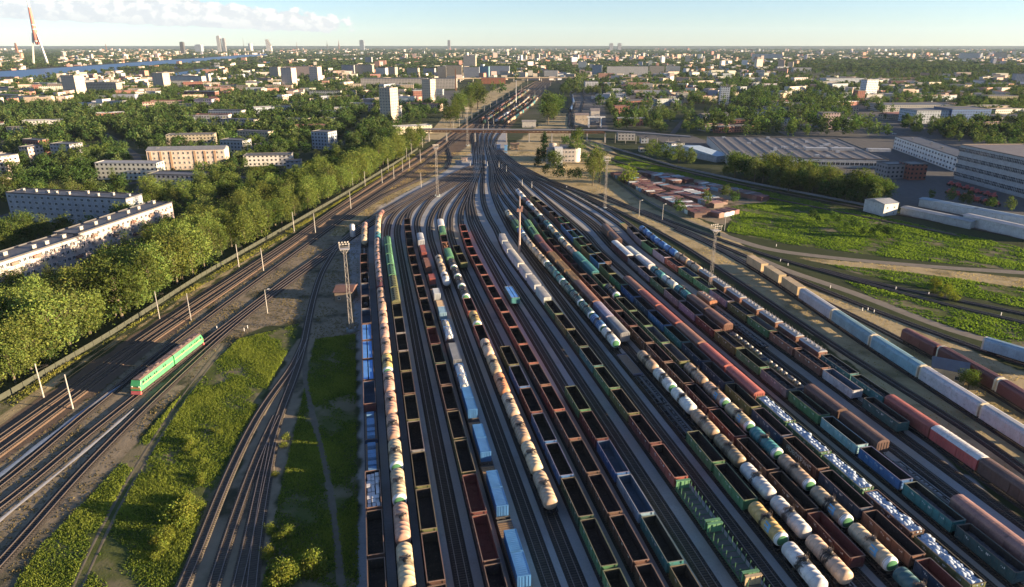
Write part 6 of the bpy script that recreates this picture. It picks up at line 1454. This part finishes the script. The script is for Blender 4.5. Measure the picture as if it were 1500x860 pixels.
# ------------------------------------------------------------------ light, sky, camera
SUN_AZ=R(100); SUN_EL=R(8.5)
sd=(math.sin(SUN_AZ)*math.cos(SUN_EL),math.cos(SUN_AZ)*math.cos(SUN_EL),math.sin(SUN_EL))
from mathutils import Vector
ld=bpy.data.lights.new('sun','SUN'); ld.energy=5.0; ld.angle=R(.5); ld.color=(1.0,.745,.465); lo=bpy.data.objects.new('sun',ld); COL.objects.link(lo); lo.rotation_euler=Vector(sd).to_track_quat('Z','Y').to_euler()
w=bpy.data.worlds.new('World'); SC.world=w; w.use_nodes=True; nt=w.node_tree; nt.nodes.clear(); N=NT(nt)
sky=N.n('TexSky',sky_type='NISHITA'); sky.sun_disc=False; sky.sun_elevation=SUN_EL; sky.sun_rotation=SUN_AZ; sky.altitude=100; sky.air_density=.8; sky.dust_density=.1; sky.ozone_density=2.2
hs=N.n('HueSaturation'); hs.inputs['Saturation'].default_value=.85; hs.inputs['Value'].default_value=1.0; N.l(sky.outputs[0],hs.inputs['Color']); SKYC=N.mix(1.0,hs.outputs[0],(.83,.91,1.09),'MULTIPLY')
tc=N.n('TexCoord'); sx=N.n('SeparateXYZ'); N.l(tc.outputs['Generated'],sx.inputs[0])
az=N.math('ARCTAN2',sx.outputs[0],sx.outputs[1]); el=N.math('ARCSINE',sx.outputs[2])
cv=N.n('CombineXYZ'); N.l(N.math('MULTIPLY',az,34.0),cv.inputs[0]); N.l(N.math('MULTIPLY',el,44.0),cv.inputs[1])
nz=N.noise(cv.outputs[0],1.7,7,.6); nl=N.noise(cv.outputs[0],.35,3,.5)
cv2=N.n('CombineXYZ'); N.l(N.math('ADD',N.math('MULTIPLY',az,34.0),.3),cv2.inputs[0]); N.l(N.math('ADD',N.math('MULTIPLY',el,44.0),.3),cv2.inputs[1]); nz2=N.noise(cv2.outputs[0],1.7,7,.6)
deg=N.math('MULTIPLY',el,57.2958); adeg=N.math('MULTIPLY',az,57.2958)
# bank of cumulus low in the left: base rises slightly to the left, tops uneven
base=N.math('ADD',.9,N.math('MULTIPLY',N.math('ADD',adeg,22.0),-.035))
lower=N.step(N.math('SUBTRACT',deg,base),-.05,.5)
top=N.math('ADD',1.5,N.math('MULTIPLY',N.step(adeg,-15.0,-33.0),1.6)); top=N.math('ADD',top,N.math('MULTIPLY',nl,1.2))
upper=N.math('SUBTRACT',1.0,N.step(N.math('SUBTRACT',deg,N.math('ADD',base,N.math('MULTIPLY',top,.55))),-.35,1.15))
side=N.math('SUBTRACT',1.0,N.step(adeg,-16.5,-9.5))
den=N.math('MULTIPLY',N.math('MULTIPLY',lower,upper),side)
cl=N.step(N.math('ADD',N.math('SUBTRACT',nz,.5),N.math('MULTIPLY',N.math('SUBTRACT',den,.42),.62)),-.03,.07)
shade=N.step(N.math('SUBTRACT',nz,nz2),-.09,.09); hgt=N.step(N.math('SUBTRACT',deg,base),.1,1.1); lit=N.math('MULTIPLY',N.math('ADD',.35,N.math('MULTIPLY',shade,.65)),N.math('ADD',.35,N.math('MULTIPLY',hgt,.65)))
SKYS=.056
cc=N.mix(lit,(2.9,3.02,3.35),(4.75,4.6,4.4))
col=N.mix(N.math('MULTIPLY',cl,.85),SKYC,cc)
bg=N.n('Background'); N.l(col,bg.inputs[0]); bg.inputs[1].default_value=SKYS; wo=N.n('OutputWorld'); N.l(bg.outputs[0],wo.inputs[0])
if HAZE:
    m,nt,out=newmat('haze'); N=NT(nt); v=N.n('VolumePrincipled'); v.inputs['Color'].default_value=(.6,.78,1.0,1); v.inputs['Density'].default_value=HAZE; v.inputs['Anisotropy'].default_value=0; N.l(v.outputs[0],out.inputs['Volume'])
    tag(ob('haze',MB().box(-13000,13000,-2000,16000,-1,420).mesh('haze',[m])),kind='stuff')
cam=bpy.data.cameras.new('camera'); cam.lens=24; cam.sensor_width=36; cam.sensor_fit='HORIZONTAL'; cam.clip_start=1; cam.clip_end=80000
co=bpy.data.objects.new('camera',cam); COL.objects.link(co); co.location=(0,0,CH); co.rotation_euler=(math.pi/2-PITCH,0,0); SC.camera=co
SC.view_settings.view_transform='Standard'; SC.view_settings.look='None'; SC.view_settings.exposure=EXPO; SC.view_settings.gamma=1; SC.view_settings.use_curve_mapping=False
SC.render.engine='CYCLES'; SC.cycles.max_bounces=4; SC.cycles.diffuse_bounces=3; SC.cycles.glossy_bounces=2; SC.cycles.transmission_bounces=2; SC.cycles.volume_bounces=0; SC.cycles.use_denoising=True; SC.cycles.caustics_reflective=False; SC.cycles.caustics_refractive=False
try: SC.cycles.denoiser='OPENIMAGEDENOISE'
except Exception: pass
